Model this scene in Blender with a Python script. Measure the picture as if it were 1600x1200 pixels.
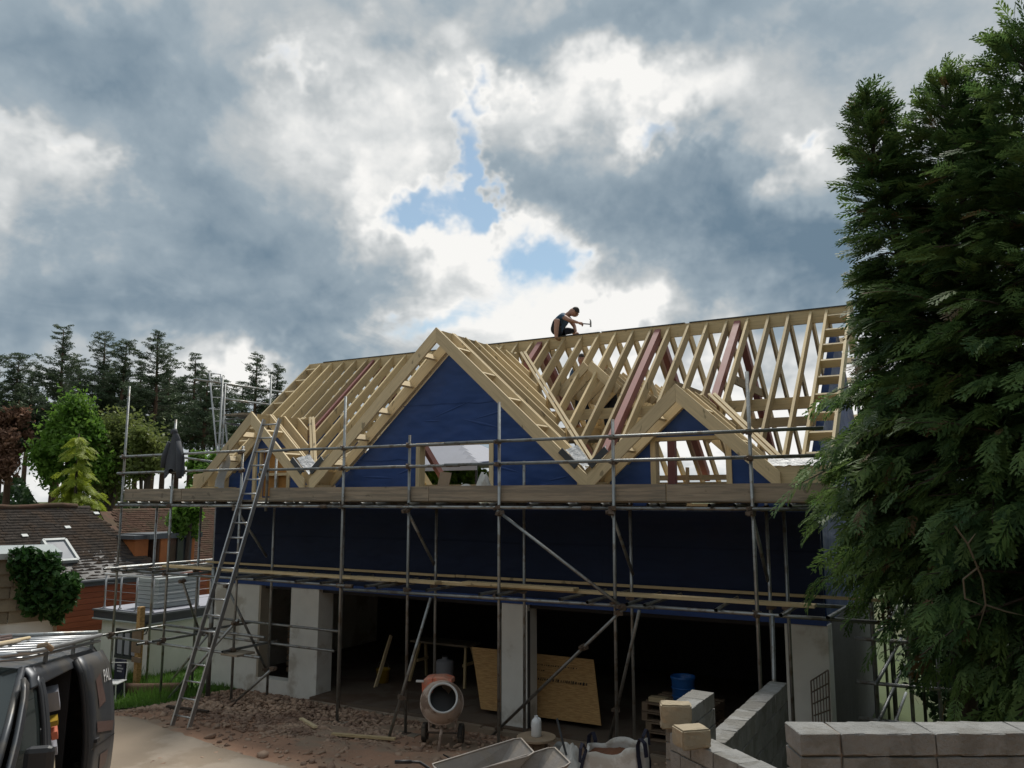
import bpy, bmesh, math, random
import numpy as np
from mathutils import Vector, Matrix, Euler, noise as mnoise
R_ = math.radians
random.seed(7); rng = np.random.default_rng(7)
for o in list(bpy.data.objects): bpy.data.objects.remove(o)
SC = bpy.context.scene
COL = SC.collection

# ------------------------------------------------------------------ camera
EYE = 4.1                                   # eye height above the slab of the new house
YAW, PITCH, FPX = R_(29.66), math.atan(179/1268), 1268.0
cam_d = bpy.data.cameras.new('camera'); cam = bpy.data.objects.new('camera', cam_d); COL.objects.link(cam)
cam.location = (0, 0, EYE); cam.rotation_euler = (math.pi/2+PITCH, 0, YAW)
cam_d.sensor_width = 36; cam_d.lens = FPX/1600*36; cam_d.clip_end = 3000; cam_d.clip_start = .05
SC.camera = cam
SC.render.resolution_x, SC.render.resolution_y = 1024, 768

# ------------------------------------------------------------------ node expressions
class S:
    """socket wrapper with operators, for building node maths"""
    nt = None
    def __init__(s, k): s.k = k
    def _m(a, op, b=None, c=None):
        n = S.nt.nodes.new('ShaderNodeMath'); n.operation = op
        for i, v in enumerate((a, b, c)):
            if v is None: continue
            if isinstance(v, S): S.nt.links.new(v.k, n.inputs[i])
            else: n.inputs[i].default_value = v
        return S(n.outputs[0])
    def __add__(a, b): return S._m(a, 'ADD', b)
    __radd__ = __add__
    def __sub__(a, b): return S._m(a, 'SUBTRACT', b)
    def __rsub__(a, b): return S._m(b, 'SUBTRACT', a)
    def __mul__(a, b): return S._m(a, 'MULTIPLY', b)
    __rmul__ = __mul__
    def __truediv__(a, b): return S._m(a, 'DIVIDE', b)
def m1(op, a, b=None): return S._m(a, op, b)
def nd(t, **kw):
    n = S.nt.nodes.new(t)
    for k, v in kw.items():
        if k in n.inputs: 
            if isinstance(v, S): S.nt.links.new(v.k, n.inputs[k])
            else: n.inputs[k].default_value = v
        else: setattr(n, k, v)
    return n
def sstep(x, a, b, lo=0., hi=1.):
    n = S.nt.nodes.new('ShaderNodeMapRange'); n.interpolation_type = 'SMOOTHSTEP'
    S.nt.links.new(x.k, n.inputs[0])
    for i, v in enumerate((a, b, lo, hi)): n.inputs[i+1].default_value = v
    return S(n.outputs[0])
def fbm(vec, scale, detail=6, rough=.55, dist=0., out=0, dim='3D'):
    n = nd('ShaderNodeTexNoise'); n.noise_dimensions = dim; n.inputs['Scale'].default_value = scale; n.inputs['Detail'].default_value = detail
    n.inputs['Roughness'].default_value = rough; n.inputs['Distortion'].default_value = dist
    if vec is not None: S.nt.links.new(vec.k, n.inputs['Vector'])
    return S(n.outputs[out])
def cmix(f, a, b, typ='MIX'):
    n = S.nt.nodes.new('ShaderNodeMix'); n.data_type = 'RGBA'; n.blend_type = typ
    for i, v in ((0, f), (6, a), (7, b)):
        if isinstance(v, S): S.nt.links.new(v.k, n.inputs[i])
        elif i == 0: n.inputs[0].default_value = v
        else: n.inputs[i].default_value = (*v[:3], 1)
    return S(n.outputs[2])
def ramp(f, stops):
    n = S.nt.nodes.new('ShaderNodeValToRGB'); S.nt.links.new(f.k, n.inputs[0]); e = n.color_ramp.elements
    while len(e) < len(stops): e.new(.5)
    for q, (p, c) in zip(e, stops): q.position = p; q.color = (*c, 1)
    return S(n.outputs[0])
def comb(x, y, z):
    n = S.nt.nodes.new('ShaderNodeCombineXYZ')
    for i, v in enumerate((x, y, z)):
        if isinstance(v, S): S.nt.links.new(v.k, n.inputs[i])
        else: n.inputs[i].default_value = v
    return S(n.outputs[0])
def sepa(v):
    n = S.nt.nodes.new('ShaderNodeSeparateXYZ'); S.nt.links.new(v.k, n.inputs[0]); return [S(o) for o in n.outputs]

# ------------------------------------------------------------------ world: broken cloud over a blue sky
SUN_EL, SUN_AZ = R_(57), -YAW+R_(14)         # azimuth clockwise from +Y
W = bpy.data.worlds.new('World'); SC.world = W; W.use_nodes = True
S.nt = W.node_tree; W.node_tree.nodes.clear()
sky = nd('ShaderNodeTexSky'); sky.sky_type = 'NISHITA'; sky.sun_disc = False
sky.sun_elevation = SUN_EL; sky.sun_rotation = SUN_AZ; sky.altitude = 100; sky.air_density = 1.0; sky.dust_density = .6; sky.ozone_density = 1.5
STR = .10
tc = nd('ShaderNodeTexCoord'); D = S(tc.outputs['Generated'])
dx, dy, dz = sepa(D)
az0 = m1('ARCTAN2', dx, dy); el0 = m1('ARCSINE', dz)
DEG = 180/math.pi
zz = m1('MAXIMUM', dz, 0.0)+.38
flat = comb(dx/zz, dy/zz, 0.0)               # a cloud deck seen from below
wn = nd('ShaderNodeTexNoise'); wn.inputs['Scale'].default_value = 3.2; wn.inputs['Detail'].default_value = 6.; wn.inputs['Roughness'].default_value = .62; S.nt.links.new(D.k, wn.inputs['Vector'])
wA, wB, fineA = sepa(S(wn.outputs['Color']))
fineA = fbm(D, 11, 4, .62); fineB = fbm(comb(dx-4.3, dy+6.1, dz+2.7), 11, 3, .62)
az = az0*DEG + (wA-.5)*26. + (fineA-.5)*9.   # degrees, ragged
el = el0*DEG + (wB-.5)*17. + (fineB-.5)*7.
def dirang(x, y):                            # where in the sky a spot of the photograph lies
    a = math.atan2(x-800, 1282.); e = math.atan2(779-y, math.hypot(1282., x-800))
    return math.degrees(a)-math.degrees(YAW), math.degrees(e)
def blob(x, y, sx, sy):
    a, e = dirang(x, y); k = DEG/1282
    u = (az-a)*(1/(sx*k)); v = (el-e)*(1/(sy*k))
    return m1('EXPONENT', (u*u+v*v)*-1.)
deck = fbm(flat, 1.9, 6, .56, .3, dim='2D')            # cloud everywhere else
deck2 = fbm(comb(dx/zz+5., dy/zz+2., 1.3), .75, 3, .5, dim='2D')
billow = fbm(flat, 4.4, 6, .62, .5, dim='2D')
vn = nd('ShaderNodeTexVoronoi'); vn.feature = 'F1'; vn.voronoi_dimensions = '2D'; vn.inputs['Scale'].default_value = 5.5; vn.inputs['Detail'].default_value = 2.; vn.inputs['Roughness'].default_value = .55
vw = nd('ShaderNodeVectorMath'); vw.operation = 'ADD'; S.nt.links.new(flat.k, vw.inputs[0]); S.nt.links.new(comb(wA*.5, wB*.5, 0.).k, vw.inputs[1]); S.nt.links.new(vw.outputs[0], vn.inputs['Vector'])
puff = S(vn.outputs['Distance'])             # rounded heads of the cumulus
gaps = None
for g in ((770, 190, 45, 65, .75), (690, 320, 90, 42, 1.), (790, 290, 38, 70, .85), (880, 430, 65, 55, .8), (1010, 160, 45, 30, .6),
          (1300, 190, 60, 30, .7), (40, 215, 80, 24, .55), (690, 505, 150, 34, .5), (1120, 185, 60, 22, .4), (420, 90, 60, 25, .5), (760, 85, 60, 20, .5)):
    b = blob(*g[:4])*g[4]; gaps = b if gaps is None else gaps+b
cv = deck*.5 + billow*.34 + fineB*.16 + .17 - gaps*.5
cov = sstep(cv, .22, .48)
thick = deck2*.5 + deck*.75 - .17
for x, y, sx, sy, w in ((1030, 255, 175, 90, .52), (1170, 370, 170, 85, .42), (300, 320, 250, 75, .26), (540, 420, 200, 55, .28), (160, 500, 330, 75, .46),
                        (100, 50, 260, 60, .24), (860, -5, 420, 45, .28), (330, 190, 90, 50, .10), (1260, 430, 80, 70, .2),
                        (770, 385, 90, 60, -.65), (1010, 85, 190, 50, -.46), (600, 200, 110, 90, -.36), (990, 505, 90, 30, -.55), (360, 575, 95, 42, -.5),
                        (1280, 240, 70, 70, -.35), (1200, 600, 260, 70, -.5), (430, 150, 130, 60, -.2), (20, 270, 80, 45, -.35), (1000, 95, 70, 35, -.15), (1450, 120, 160, 100, -.15),
                        (620, 350, 60, 60, -.3), (150, 760, 400, 60, -.35), (520, 500, 150, 50, .2), (1300, 380, 30, 60, -.3)):
    thick = thick + blob(x, y, sx, sy)*w
cl = ramp(thick+(fineA-.5)*.16+(billow-.5)*.26+(puff-.45)*.22-.075-sstep(cv, .36, .64, .24, 0.), [(.08, (5.6, 5.55, 5.4)), (.25, (4.3, 4.4, 4.4)), (.42, (3.05, 3.25, 3.35)), (.60, (1.95, 2.38, 2.72)), (1.0, (.9, 1.33, 1.75))])
bluesky = cmix(.22, cmix(1., S(sky.outputs[0]), (.60, .68, .64), 'MULTIPLY'), (3.6, 3.9, 4.1))
full = cmix(cov, bluesky, cl)
bg = nd('ShaderNodeBackground'); S.nt.links.new(full.k, bg.inputs[0]); bg.inputs[1].default_value = STR
wo = nd('ShaderNodeOutputWorld'); S.nt.links.new(bg.outputs[0], wo.inputs[0])
W.cycles.sampling_method = 'MANUAL'; W.cycles.sample_map_resolution = 512

# ------------------------------------------------------------------ sun behind thin cloud, from beyond the house
sun_d = bpy.data.lights.new('sun', 'SUN'); sun_d.energy = 2.1; sun_d.angle = R_(12); sun_d.color = (1, .95, .87)
sun = bpy.data.objects.new('sun', sun_d); COL.objects.link(sun)
sdir = Vector((math.sin(SUN_AZ)*math.cos(SUN_EL), math.cos(SUN_AZ)*math.cos(SUN_EL), math.sin(SUN_EL)))
sun.rotation_euler = sdir.to_track_quat('Z', 'Y').to_euler(); sun.location = sdir*60
vs = SC.view_settings; vs.view_transform = 'Standard'; vs.look = 'None'; vs.exposure = 0.75; vs.gamma = 1; vs.use_curve_mapping = False
SC.render.engine = 'CYCLES'

# ------------------------------------------------------------------ photograph-to-place helpers (only to read off real positions)
Fv = Vector((-math.sin(YAW)*math.cos(PITCH), math.cos(YAW)*math.cos(PITCH), math.sin(PITCH)))
Rv = Vector((math.cos(YAW), math.sin(YAW), 0)); Uv = Rv.cross(Fv)
def ray(x, y): return Fv*FPX+Rv*(x-800)+Uv*(600-y)
E0 = Vector((0, 0, EYE))
def atY(x, y, Y): d = ray(x, y); return E0+d*(Y/d.y)
def atX(x, y, X): d = ray(x, y); return E0+d*(X/d.x)
def atZ(x, y, Z): d = ray(x, y); return E0+d*((Z-EYE)/d.z)
def atD(x, y, dd): d = ray(x, y); return E0+d*(dd/FPX)
def ground_z(x, y):
    z = .15+.07*(11.6-y) if y < 11.6 else max(.02, .15-.1*(y-11.6))
    z = min(z, .95)
    z -= min(.44, max(0., (-13.5-x)*.14))*(1-.85*min(1, max(0, (y-11.4)/1.3)))
    z -= min(.3, max(0., (-7-x)*.07))*(1-min(1, max(0, (y-7)/2.5)))
    dist = math.hypot(x, y)
    z = max(z, EYE-1.65-.36*max(0, dist-1.6))
    return z
def atG(x, y):
    z = 0.
    for i in range(12):
        p = atZ(x, y, z); z = ground_z(p.x, p.y)
    return Vector((p.x, p.y, z))

# ------------------------------------------------------------------ materials
MATS = {}
def mat(name, col, rough=.7, var=.18, scale=6., bump=0., bscale=40., metal=0., col2=None, patch=2., pmix=.5, rnd=.0, uv=False, stretch=None, knots=0., bdet=6, spec=.5, alpha=None, trans=0., detail=5):
    """base colour broken up by two octaves of noise, an optional second colour in patches, relief and per-object tint"""
    if name in MATS: return MATS[name]
    m = bpy.data.materials.new(name); m.use_nodes = True; nt = m.node_tree; S.nt = nt
    b = nt.nodes['Principled BSDF']
    t = nd('ShaderNodeTexCoord'); v = S(t.outputs['UV' if uv else 'Object'])
    if stretch:
        mp = nd('ShaderNodeMapping'); S.nt.links.new(v.k, mp.inputs[0]); mp.inputs['Scale'].default_value = stretch; v2 = S(mp.outputs[0])
    else: v2 = v
    if rnd:
        oi = nd('ShaderNodeObjectInfo'); r = S(oi.outputs['Random'])
        v2n = nd('ShaderNodeVectorMath'); v2n.operation = 'ADD'; S.nt.links.new(v2.k, v2n.inputs[0])
        S.nt.links.new(comb(r*37., r*11., r*23.).k, v2n.inputs[1]); v2 = S(v2n.outputs[0])
    n1 = fbm(v2, scale, detail, .6)
    c = cmix(n1, [x*(1-var*1.6) for x in col], [min(1, x*(1+var*1.6)) for x in col])
    if col2:
        p = sstep(fbm(v2, patch, 6, .6), .62-pmix*.3, .72-pmix*.3); c = cmix(p, c, cmix(n1, [x*(1-var) for x in col2], [x*(1+var) for x in col2]))
    if knots:
        kn = sstep(fbm(v, 4.6, 2, .5), .665, .72)*knots; c = cmix(kn, c, [x*.38 for x in col])
        c = cmix(sstep(fbm(v, 1.1, 4, .6), .5, .75)*.22, c, [x*.66 for x in col])
    if rnd:
        hs = nd('ShaderNodeHueSaturation'); S.nt.links.new(c.k, hs.inputs['Color']); S.nt.links.new((r*(2*rnd)+(1-rnd)).k, hs.inputs['Value']); c = S(hs.outputs[0])
    S.nt.links.new(c.k, b.inputs['Base Color'])
    S.nt.links.new((n1*.2+(rough-.1)).k, b.inputs['Roughness'])
    b.inputs['Metallic'].default_value = metal
    b.inputs['Specular IOR Level'].default_value = spec
    if bump:
        bp = nd('ShaderNodeBump'); bp.inputs['Strength'].default_value = bump; bp.inputs['Distance'].default_value = .09 if name.startswith('membrane') else .02
        S.nt.links.new(fbm(v2, bscale, bdet, .65).k, bp.inputs['Height']); S.nt.links.new(bp.outputs[0], b.inputs['Normal'])
    if trans: b.inputs['Transmission Weight'].default_value = trans
    MATS[name] = m; return m

def leafmat(name, col, col2, tip=.35, rough=.55):
    """foliage: two greens mixed by noise and by object, some light passing through"""
    m = bpy.data.materials.new(name); m.use_nodes = True; S.nt = m.node_tree; b = m.node_tree.nodes['Principled BSDF']
    t = nd('ShaderNodeTexCoord'); v = S(t.outputs['Object'])
    f = fbm(v, .9, 6, .65); g = fbm(v, 9., 3, .6)
    c = cmix(sstep(f*.6+g*.4, .38, .62), col, col2)
    S.nt.links.new(c.k, b.inputs['Base Color']); b.inputs['Roughness'].default_value = rough; b.inputs['Specular IOR Level'].default_value = .3
    tr = nd('ShaderNodeBsdfTranslucent'); S.nt.links.new(c.k, tr.inputs[0])
    mx = nd('ShaderNodeMixShader'); mx.inputs[0].default_value = tip
    out = m.node_tree.nodes['Material Output']
    S.nt.links.new(b.outputs[0], mx.inputs[1]); S.nt.links.new(tr.outputs[0], mx.inputs[2]); S.nt.links.new(mx.outputs[0], out.inputs[0])
    MATS[name] = m; return m

mat('timber', (.59, .46, .26), .75, .22, 1., .25, 3., rnd=.24, uv=True, stretch=(2.2, 38, 1), detail=4, knots=.8)
mat('timber_pale', (.64, .52, .325), .75, .2, 1., .2, 3., rnd=.18, uv=True, stretch=(2.2, 38, 1), knots=.8)
mat('board_grey', (.30, .25, .19), .85, .3, 1., .3, 3., rnd=.2, uv=True, stretch=(1.4, 22, 1), knots=.6, col2=(.22, .19, .15), patch=.8)
mat('primer_red', (.30, .125, .115), .6, .15, 5., rnd=.08)
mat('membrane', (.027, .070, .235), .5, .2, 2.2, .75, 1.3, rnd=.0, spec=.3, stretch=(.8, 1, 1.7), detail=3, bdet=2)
mat('membrane_shaded', (.0125, .0215, .054), .6, .2, 2.2, .6, 1.6, spec=.2, stretch=(.8, 1, 1.7), detail=3, bdet=2)  # membrane again, the platform's shade put into a darker colour
mat('membrane_lit', (.03, .17, .55), .45, .18, 2.2, .4, 3.)  # membrane again, light from the left put into a brighter blue
mat('membrane_grey', (.40, .42, .44), .5, .15, 4., .5, 6.)
mat('flash_dark', (.055, .062, .07), .5, .1, 8.)
mat('render_white', (.74, .75, .72), .85, .08, 3., .15, 60., col2=(.52, .50, .45), patch=.9, pmix=.35)
mat('render_stain', (.40, .36, .29), .9, .15, 3., .15, 50.)
mat('galv', (.30, .315, .315), .42, .22, 7., .15, 60., metal=.75, rnd=.22, col2=(.21, .19, .165), patch=5., pmix=.35)
mat('galv_rust', (.15, .115, .09), .6, .3, 30., .3, 60., metal=.5)
mat('alu', (.42, .43, .44), .4, .12, 6., metal=.8)
mat('concrete', (.35, .29, .23), .9, .14, 1.6, .25, 40., col2=(.27, .215, .16), patch=.7, pmix=.6)
mat('slab', (.14, .11, .085), .9, .2, 2., .25, 40., col2=(.105, .07, .048), patch=.9)
mat('earth', (.38, .222, .145), .95, .25, 1.3, .9, 9., col2=(.31, .225, .16), patch=.55, pmix=.55)
mat('stone', (.42, .295, .215), .95, .3, 3., .3, 20., col2=(.25, .165, .12), patch=1.5)
mat('grass_ground', (.075, .14, .03), .9, .3, 2., .6, 20., col2=(.075, .115, .03), patch=.8)
mat('field', (.06, .085, .028), .95, .3, .3, .5, 8., col2=(.08, .085, .035), patch=.12)
mat('block', (.25, .25, .242), .95, .26, 7., .95, 34., rnd=.14, col2=(.19, .185, .17), patch=3.)
mat('block_tan', (.36, .30, .21), .95, .14, 5., .5, 45., col2=(.28, .24, .17), patch=4.)
mat('mortar', (.30, .245, .20), .95, .15, 8., .4, 60.)
mat('osb', (.50, .315, .13), .8, .28, 1., .3, 12., uv=True, stretch=(26, 9, 1), detail=3, col2=(.38, .215, .085), patch=1.4)
mat('osb_bright', (.42, .21, .06), .8, .2, 14., .2, 12.)
mat('ink', (.03, .025, .02), .8, .1)
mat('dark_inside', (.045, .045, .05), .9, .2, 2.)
mat('tile_roof', (.088, .074, .064), .95, spec=.12, var=.3, scale=5., bump=.5, bscale=24., rnd=.32, col2=(.105, .078, .06), patch=2.)
mat('tile_red', (.135, .082, .060), .95, .3, 5., .5, 24., spec=.12, rnd=.25, col2=(.11, .08, .055), patch=2.)
mat('cedar', (.34, .095, .042), .7, .22, 1., .2, 6., rnd=.16, uv=True, stretch=(2, 24, 1))
mat('orange_brick', (.38, .13, .04), .8, .2, 8., .2, 30.)
mat('shingle', (.22, .185, .13), .9, .25, 4., .4, 18., rnd=.2)
mat('lead', (.085, .095, .105), .55, .1, 4.)
mat('lead_pale', (.36, .40, .40), .55, .1, 4.)
mat('win_dark', (.03, .035, .04), .12, .05, 3., spec=.8)
mat('win_frame', (.045, .05, .055), .4, .1, 5.)
mat('skylight_glass', (.22, .24, .27), .55, .05, 2., spec=.3)
mat('side_wall_shaded', (.135, .135, .13), .95, .2, 4., .4, 40.)  # side wall grey with the shade of the trees put in
mat('white_paint', (.62, .63, .63), .5, .06, 5.)
mat('white_plastic', (.72, .74, .75), .4, .05, 5.)
mat('bag_white', (.66, .65, .62), .75, .08, 4., .6, 14., col2=(.52, .49, .44), patch=3.)
mat('black', (.018, .018, .02), .6, .15, 8.)
mat('navy', (.012, .014, .035), .7, .15, 8.)
mat('sand_red', (.16, .065, .032), .95, .25, 8., .6, 30.)
mat('mixer_drum', (.52, .42, .355), .8, .18, 4., .35, 22., col2=(.24, .17, .13), patch=2.4)
mat('mixer_red', (.68, .20, .12), .6, .15, 5., col2=(.55, .27, .19), patch=3.)
mat('steel_dirty', (.29, .265, .245), .65, .25, 5., .35, 25., metal=.3, col2=(.30, .265, .23), patch=3.)
mat('mud', (.26, .205, .155), .95, .2, 5., .3, 20.)
mat('rubber', (.035, .033, .03), .85, .3, 9., col2=(.12, .10, .08), patch=5.)
mat('reel_wood', (.33, .245, .165), .8, .22, 3., .25, 20., rnd=.1)
mat('pallet', (.20, .145, .10), .85, .25, 3., .3, 20., rnd=.2)
mat('blue_plastic', (.012, .105, .36), .4, .08, 3.)
mat('yellow_plastic', (.42, .27, .02), .45, .1, 3.)
mat('van_paint', (.062, .068, .078), .42, .1, 3., metal=.4, spec=.5, col2=(.10, .095, .088), patch=1.6, pmix=.45)
mat('van_dark', (.02, .021, .024), .5, .1, 5.)
mat('van_glass', (.022, .03, .03), .06, .05, 2., spec=.9)
mat('van_orange', (.10, .062, .054), .5, .1, 4.)
mat('skin', (.42, .235, .17), .6, .08, 8.)
mat('shirt_navy', (.05, .10, .17), .85, .2, 8.)
mat('shorts_dark', (.018, .024, .04), .85, .2, 8.)
mat('boot', (.20, .105, .045), .8, .2, 10.)
mat('hair', (.022, .016, .012), .7, .2, 30.)
mat('jacket', (.055, .06, .072), .85, .2, 6., .5, 8.)
mat('bark', (.06, .045, .035), .95, .3, 8., .8, 16.)
mat('bark_red', (.125, .075, .05), .95, .3, 6., .8, 12.)
mat('twig', (.20, .165, .12), .9, .2, 10.)
mat('ply_pale', (.55, .44, .31), .8, .12, 3.)
mat('canvas_grey', (.34, .35, .40), .8, .08, 3.)
mat('horseshoe', (.05, .035, .025), .7, .2, 9., metal=.4)
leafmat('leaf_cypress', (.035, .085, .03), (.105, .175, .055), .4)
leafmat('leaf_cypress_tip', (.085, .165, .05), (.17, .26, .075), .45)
leafmat('leaf_dead', (.13, .085, .04), (.2, .14, .07), .3)
leafmat('leaf_pine', (.058, .092, .052), (.105, .14, .075), .35)
leafmat('leaf_green', (.10, .21, .03), (.17, .29, .05), .5)
leafmat('leaf_olive', (.13, .175, .05), (.19, .22, .065), .5)
leafmat('leaf_yellow', (.28, .35, .04), (.40, .46, .075), .5)
leafmat('leaf_copper', (.26, .15, .105), (.33, .19, .13), .45)
leafmat('leaf_ivy', (.025, .075, .018), (.055, .13, .03), .3)
leafmat('leaf_bush', (.03, .07, .025), (.06, .11, .04), .3)
leafmat('grass_blade', (.08, .18, .03), (.13, .25, .045), .4)

# ------------------------------------------------------------------ geometry helpers
ORIG = {}                                    # world position of a thing's origin
class MB:
    def __init__(s): s.v = []; s.f = []; s.u = []; s.mi = []; s.cur = 0
    def face(s, pts, uv=None):
        i = len(s.v); s.v += [tuple(p) for p in pts]; s.f.append(tuple(range(i, i+len(pts)))); s.u.append(uv); s.mi.append(s.cur)
    def hexa(s, p, uvs=None):                # 8 corners: 0-3 bottom ring, 4-7 top ring
        i = len(s.v); s.v += [tuple(q) for q in p]
        for k, q in enumerate(((3, 2, 1, 0), (4, 5, 6, 7), (0, 1, 5, 4), (1, 2, 6, 5), (2, 3, 7, 6), (3, 0, 4, 7))):
            s.f.append(tuple(i+j for j in q)); s.u.append(uvs[k] if uvs else None); s.mi.append(s.cur)
        return s
    def box(s, c, sz, rot=None):
        h = Vector(sz)/2; c = Vector(c); P = []
        for z in (-1, 1):
            for x, y in ((-1, -1), (1, -1), (1, 1), (-1, 1)):
                q = Vector((x*h.x, y*h.y, z*h.z)); P.append(c+(rot @ q if rot else q))
        return s.hexa(P)
    def bx(s, x0, x1, y0, y1, z0, z1):
        L = max(x1-x0, y1-y0, z1-z0)
        a = 0 if x1-x0 == L else 1 if y1-y0 == L else 2
        d = [Vector((1, 0, 0)), Vector((0, 1, 0)), Vector((0, 0, 1))]
        c = Vector(((x0+x1)/2, (y0+y1)/2, (z0+z1)/2)); e = (x1-x0, y1-y0, z1-z0)
        w, h = [(1, 2), (0, 2), (0, 1)][a]
        return s.beam(c-d[a]*(L/2), c+d[a]*(L/2), e[w], e[h], d[h])
    def beam(s, a, b, w, h, up=(0, 0, 1), cuta=None, cutb=None):
        """w across, h along up; cut* = direction of the end face plane (to plumb-cut ends)"""
        a, b = Vector(a), Vector(b); d = (b-a).normalized(); up = Vector(up); sd = d.cross(up)
        if sd.length < 1e-6: sd = d.cross(Vector((1, 0, 0)))
        sd.normalize(); uu = sd.cross(d).normalized(); L = (b-a).length; P = []
        for p, cut in ((a, cuta), (b, cutb)):
            for x, y in ((-1, -1), (1, -1), (1, 1), (-1, 1)):
                q = p+sd*(x*w/2)+uu*(y*h/2)
                if cut is not None:
                    n = Vector(cut); q = q+d*((p-q).dot(n)/d.dot(n))
                P.append(q)
        o = random.random()*7
        E = [(0, 0), (w, 0), (w, h), (0, h)]
        def sidev(v0, v1): return [(0+o, v0+o), (0+o, v1+o), (L+o, v1+o), (L+o, v0+o)]
        uv = [E[::-1], E, sidev(0, w), sidev(w, w+h), sidev(w+h, 2*w+h), sidev(2*w+h, 2*w+2*h)]
        return s.hexa(P, uv)
    def tube(s, a, b, r, n=8, r2=None, cap=True):
        return s.pipe([a, b], [r, r if r2 is None else r2], n, cap)
    def pipe(s, pts, rad, n=8, cap=True):
        pts = [Vector(p) for p in pts]; base = len(s.v); up = None
        if not hasattr(rad, '__len__'): rad = [rad]*len(pts)
        for i, p in enumerate(pts):
            d = (pts[min(i+1, len(pts)-1)]-pts[max(i-1, 0)]).normalized()
            if up is None: up = d.orthogonal().normalized()
            up = (up-d*up.dot(d)); up = up.normalized() if up.length > 1e-6 else d.orthogonal().normalized()
            q = d.cross(up)
            for k in range(n):
                t = 2*math.pi*k/n; s.v.append(tuple(p+(up*math.cos(t)+q*math.sin(t))*rad[i]))
        for i in range(len(pts)-1):
            for k in range(n):
                a = base+i*n+k; b = base+i*n+(k+1) % n
                s.f.append((a, b, b+n, a+n)); s.u.append(None); s.mi.append(s.cur)
        if cap:
            s.f.append(tuple(base+k for k in range(n))[::-1]); s.u.append(None); s.mi.append(s.cur)
            e = base+(len(pts)-1)*n; s.f.append(tuple(e+k for k in range(n))); s.u.append(None); s.mi.append(s.cur)
        return s
    def lathe(s, prof, n=20, M=None):
        base = len(s.v); M = M or Matrix()
        for r, z in prof:
            for k in range(n):
                t = 2*math.pi*k/n; s.v.append(tuple(M @ Vector((r*math.cos(t), r*math.sin(t), z))))
        for i in range(len(prof)-1):
            for k in range(n):
                a = base+i*n+k; b = base+i*n+(k+1) % n
                s.f.append((a, b, b+n, a+n)); s.u.append(None); s.mi.append(s.cur)
        return s
    def prism(s, poly, ext):                 # poly: 3-D points in a plane, ext: extrusion vector
        e = Vector(ext); P = [Vector(p) for p in poly]; n = len(P); i = len(s.v)
        s.v += [tuple(p) for p in P]+[tuple(p+e) for p in P]
        L = [tuple(range(i, i+n))[::-1], tuple(range(i+n, i+2*n))]+[(i+k, i+(k+1) % n, i+n+(k+1) % n, i+n+k) for k in range(n)]
        s.f += L; s.u += [None]*len(L); s.mi += [s.cur]*len(L)
        return s
    def grid(s, fn, nu, nv):                 # fn(i/nu, j/nv) -> point
        b = len(s.v)
        for i in range(nu+1):
            for j in range(nv+1): s.v.append(tuple(fn(i/nu, j/nv)))
        for i in range(nu):
            for j in range(nv):
                a = b+i*(nv+1)+j; s.f.append((a, a+nv+1, a+nv+2, a+1)); s.u.append(None); s.mi.append(s.cur)
        return s
    def mesh(s, name, m, off=None, smooth=False):
        me = bpy.data.meshes.new(name)
        v = s.v if off is None else [(a-off[0], b-off[1], c-off[2]) for a, b, c in s.v]
        me.from_pydata(v, [], s.f)
        for q in (m if isinstance(m, (list, tuple)) else [m]): me.materials.append(MATS[q])
        if any(s.u):
            uv = me.uv_layers.new(name='UVMap'); li = 0
            for f, u in zip(s.f, s.u):
                for k in range(len(f)):
                    if u: uv.data[li+k].uv = u[k]
                li += len(f)
        if any(s.mi): me.polygons.foreach_set('material_index', s.mi)
        if smooth: me.polygons.foreach_set('use_smooth', [True]*len(me.polygons))
        me.update(); return me
    def build(s, name, m, parent=None, local=False, smooth=False, bevel=0.):
        off = None
        if parent is not None and not local: off = ORIG.get(parent.name, Vector())
        ob = bpy.data.objects.new(name, s.mesh(name, m, off, smooth)); COL.objects.link(ob)
        if parent is not None: ob.parent = parent; ORIG[ob.name] = ORIG.get(parent.name, Vector()) if not local else Vector()
        else: ORIG[ob.name] = Vector()
        if bevel:
            bv = ob.modifiers.new('bevel', 'BEVEL'); bv.width = bevel; bv.segments = 2; bv.limit_method = 'ANGLE'
        if smooth == 'auto': pass
        return ob
def tag(o, label, cat, group=None, kind=None):
    if kind: o['kind'] = kind
    if label: o['label'] = label
    if cat: o['category'] = cat
    if group: o['group'] = group
    return o
def thing(name, label, cat, loc=(0, 0, 0), rotz=0., group=None, rot=None):
    o = bpy.data.objects.new(name, None); COL.objects.link(o); o.empty_display_size = .2
    o.location = loc; o.rotation_euler = rot if rot else (0, 0, rotz); ORIG[o.name] = Vector(loc)
    return tag(o, label, cat, group)
def part(name, me, parent, loc=(0, 0, 0), rot=(0, 0, 0), scale=None):      # shares mesh data
    o = bpy.data.objects.new(name, me); COL.objects.link(o); o.parent = parent; o.location = loc; o.rotation_euler = rot
    if scale: o.scale = scale
    ORIG[o.name] = Vector(); return o
def copy_tree(o, parent=None):
    c = o.copy(); COL.objects.link(c); c.parent = parent
    for ch in list(o.children): copy_tree(ch, c)
    return c
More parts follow.
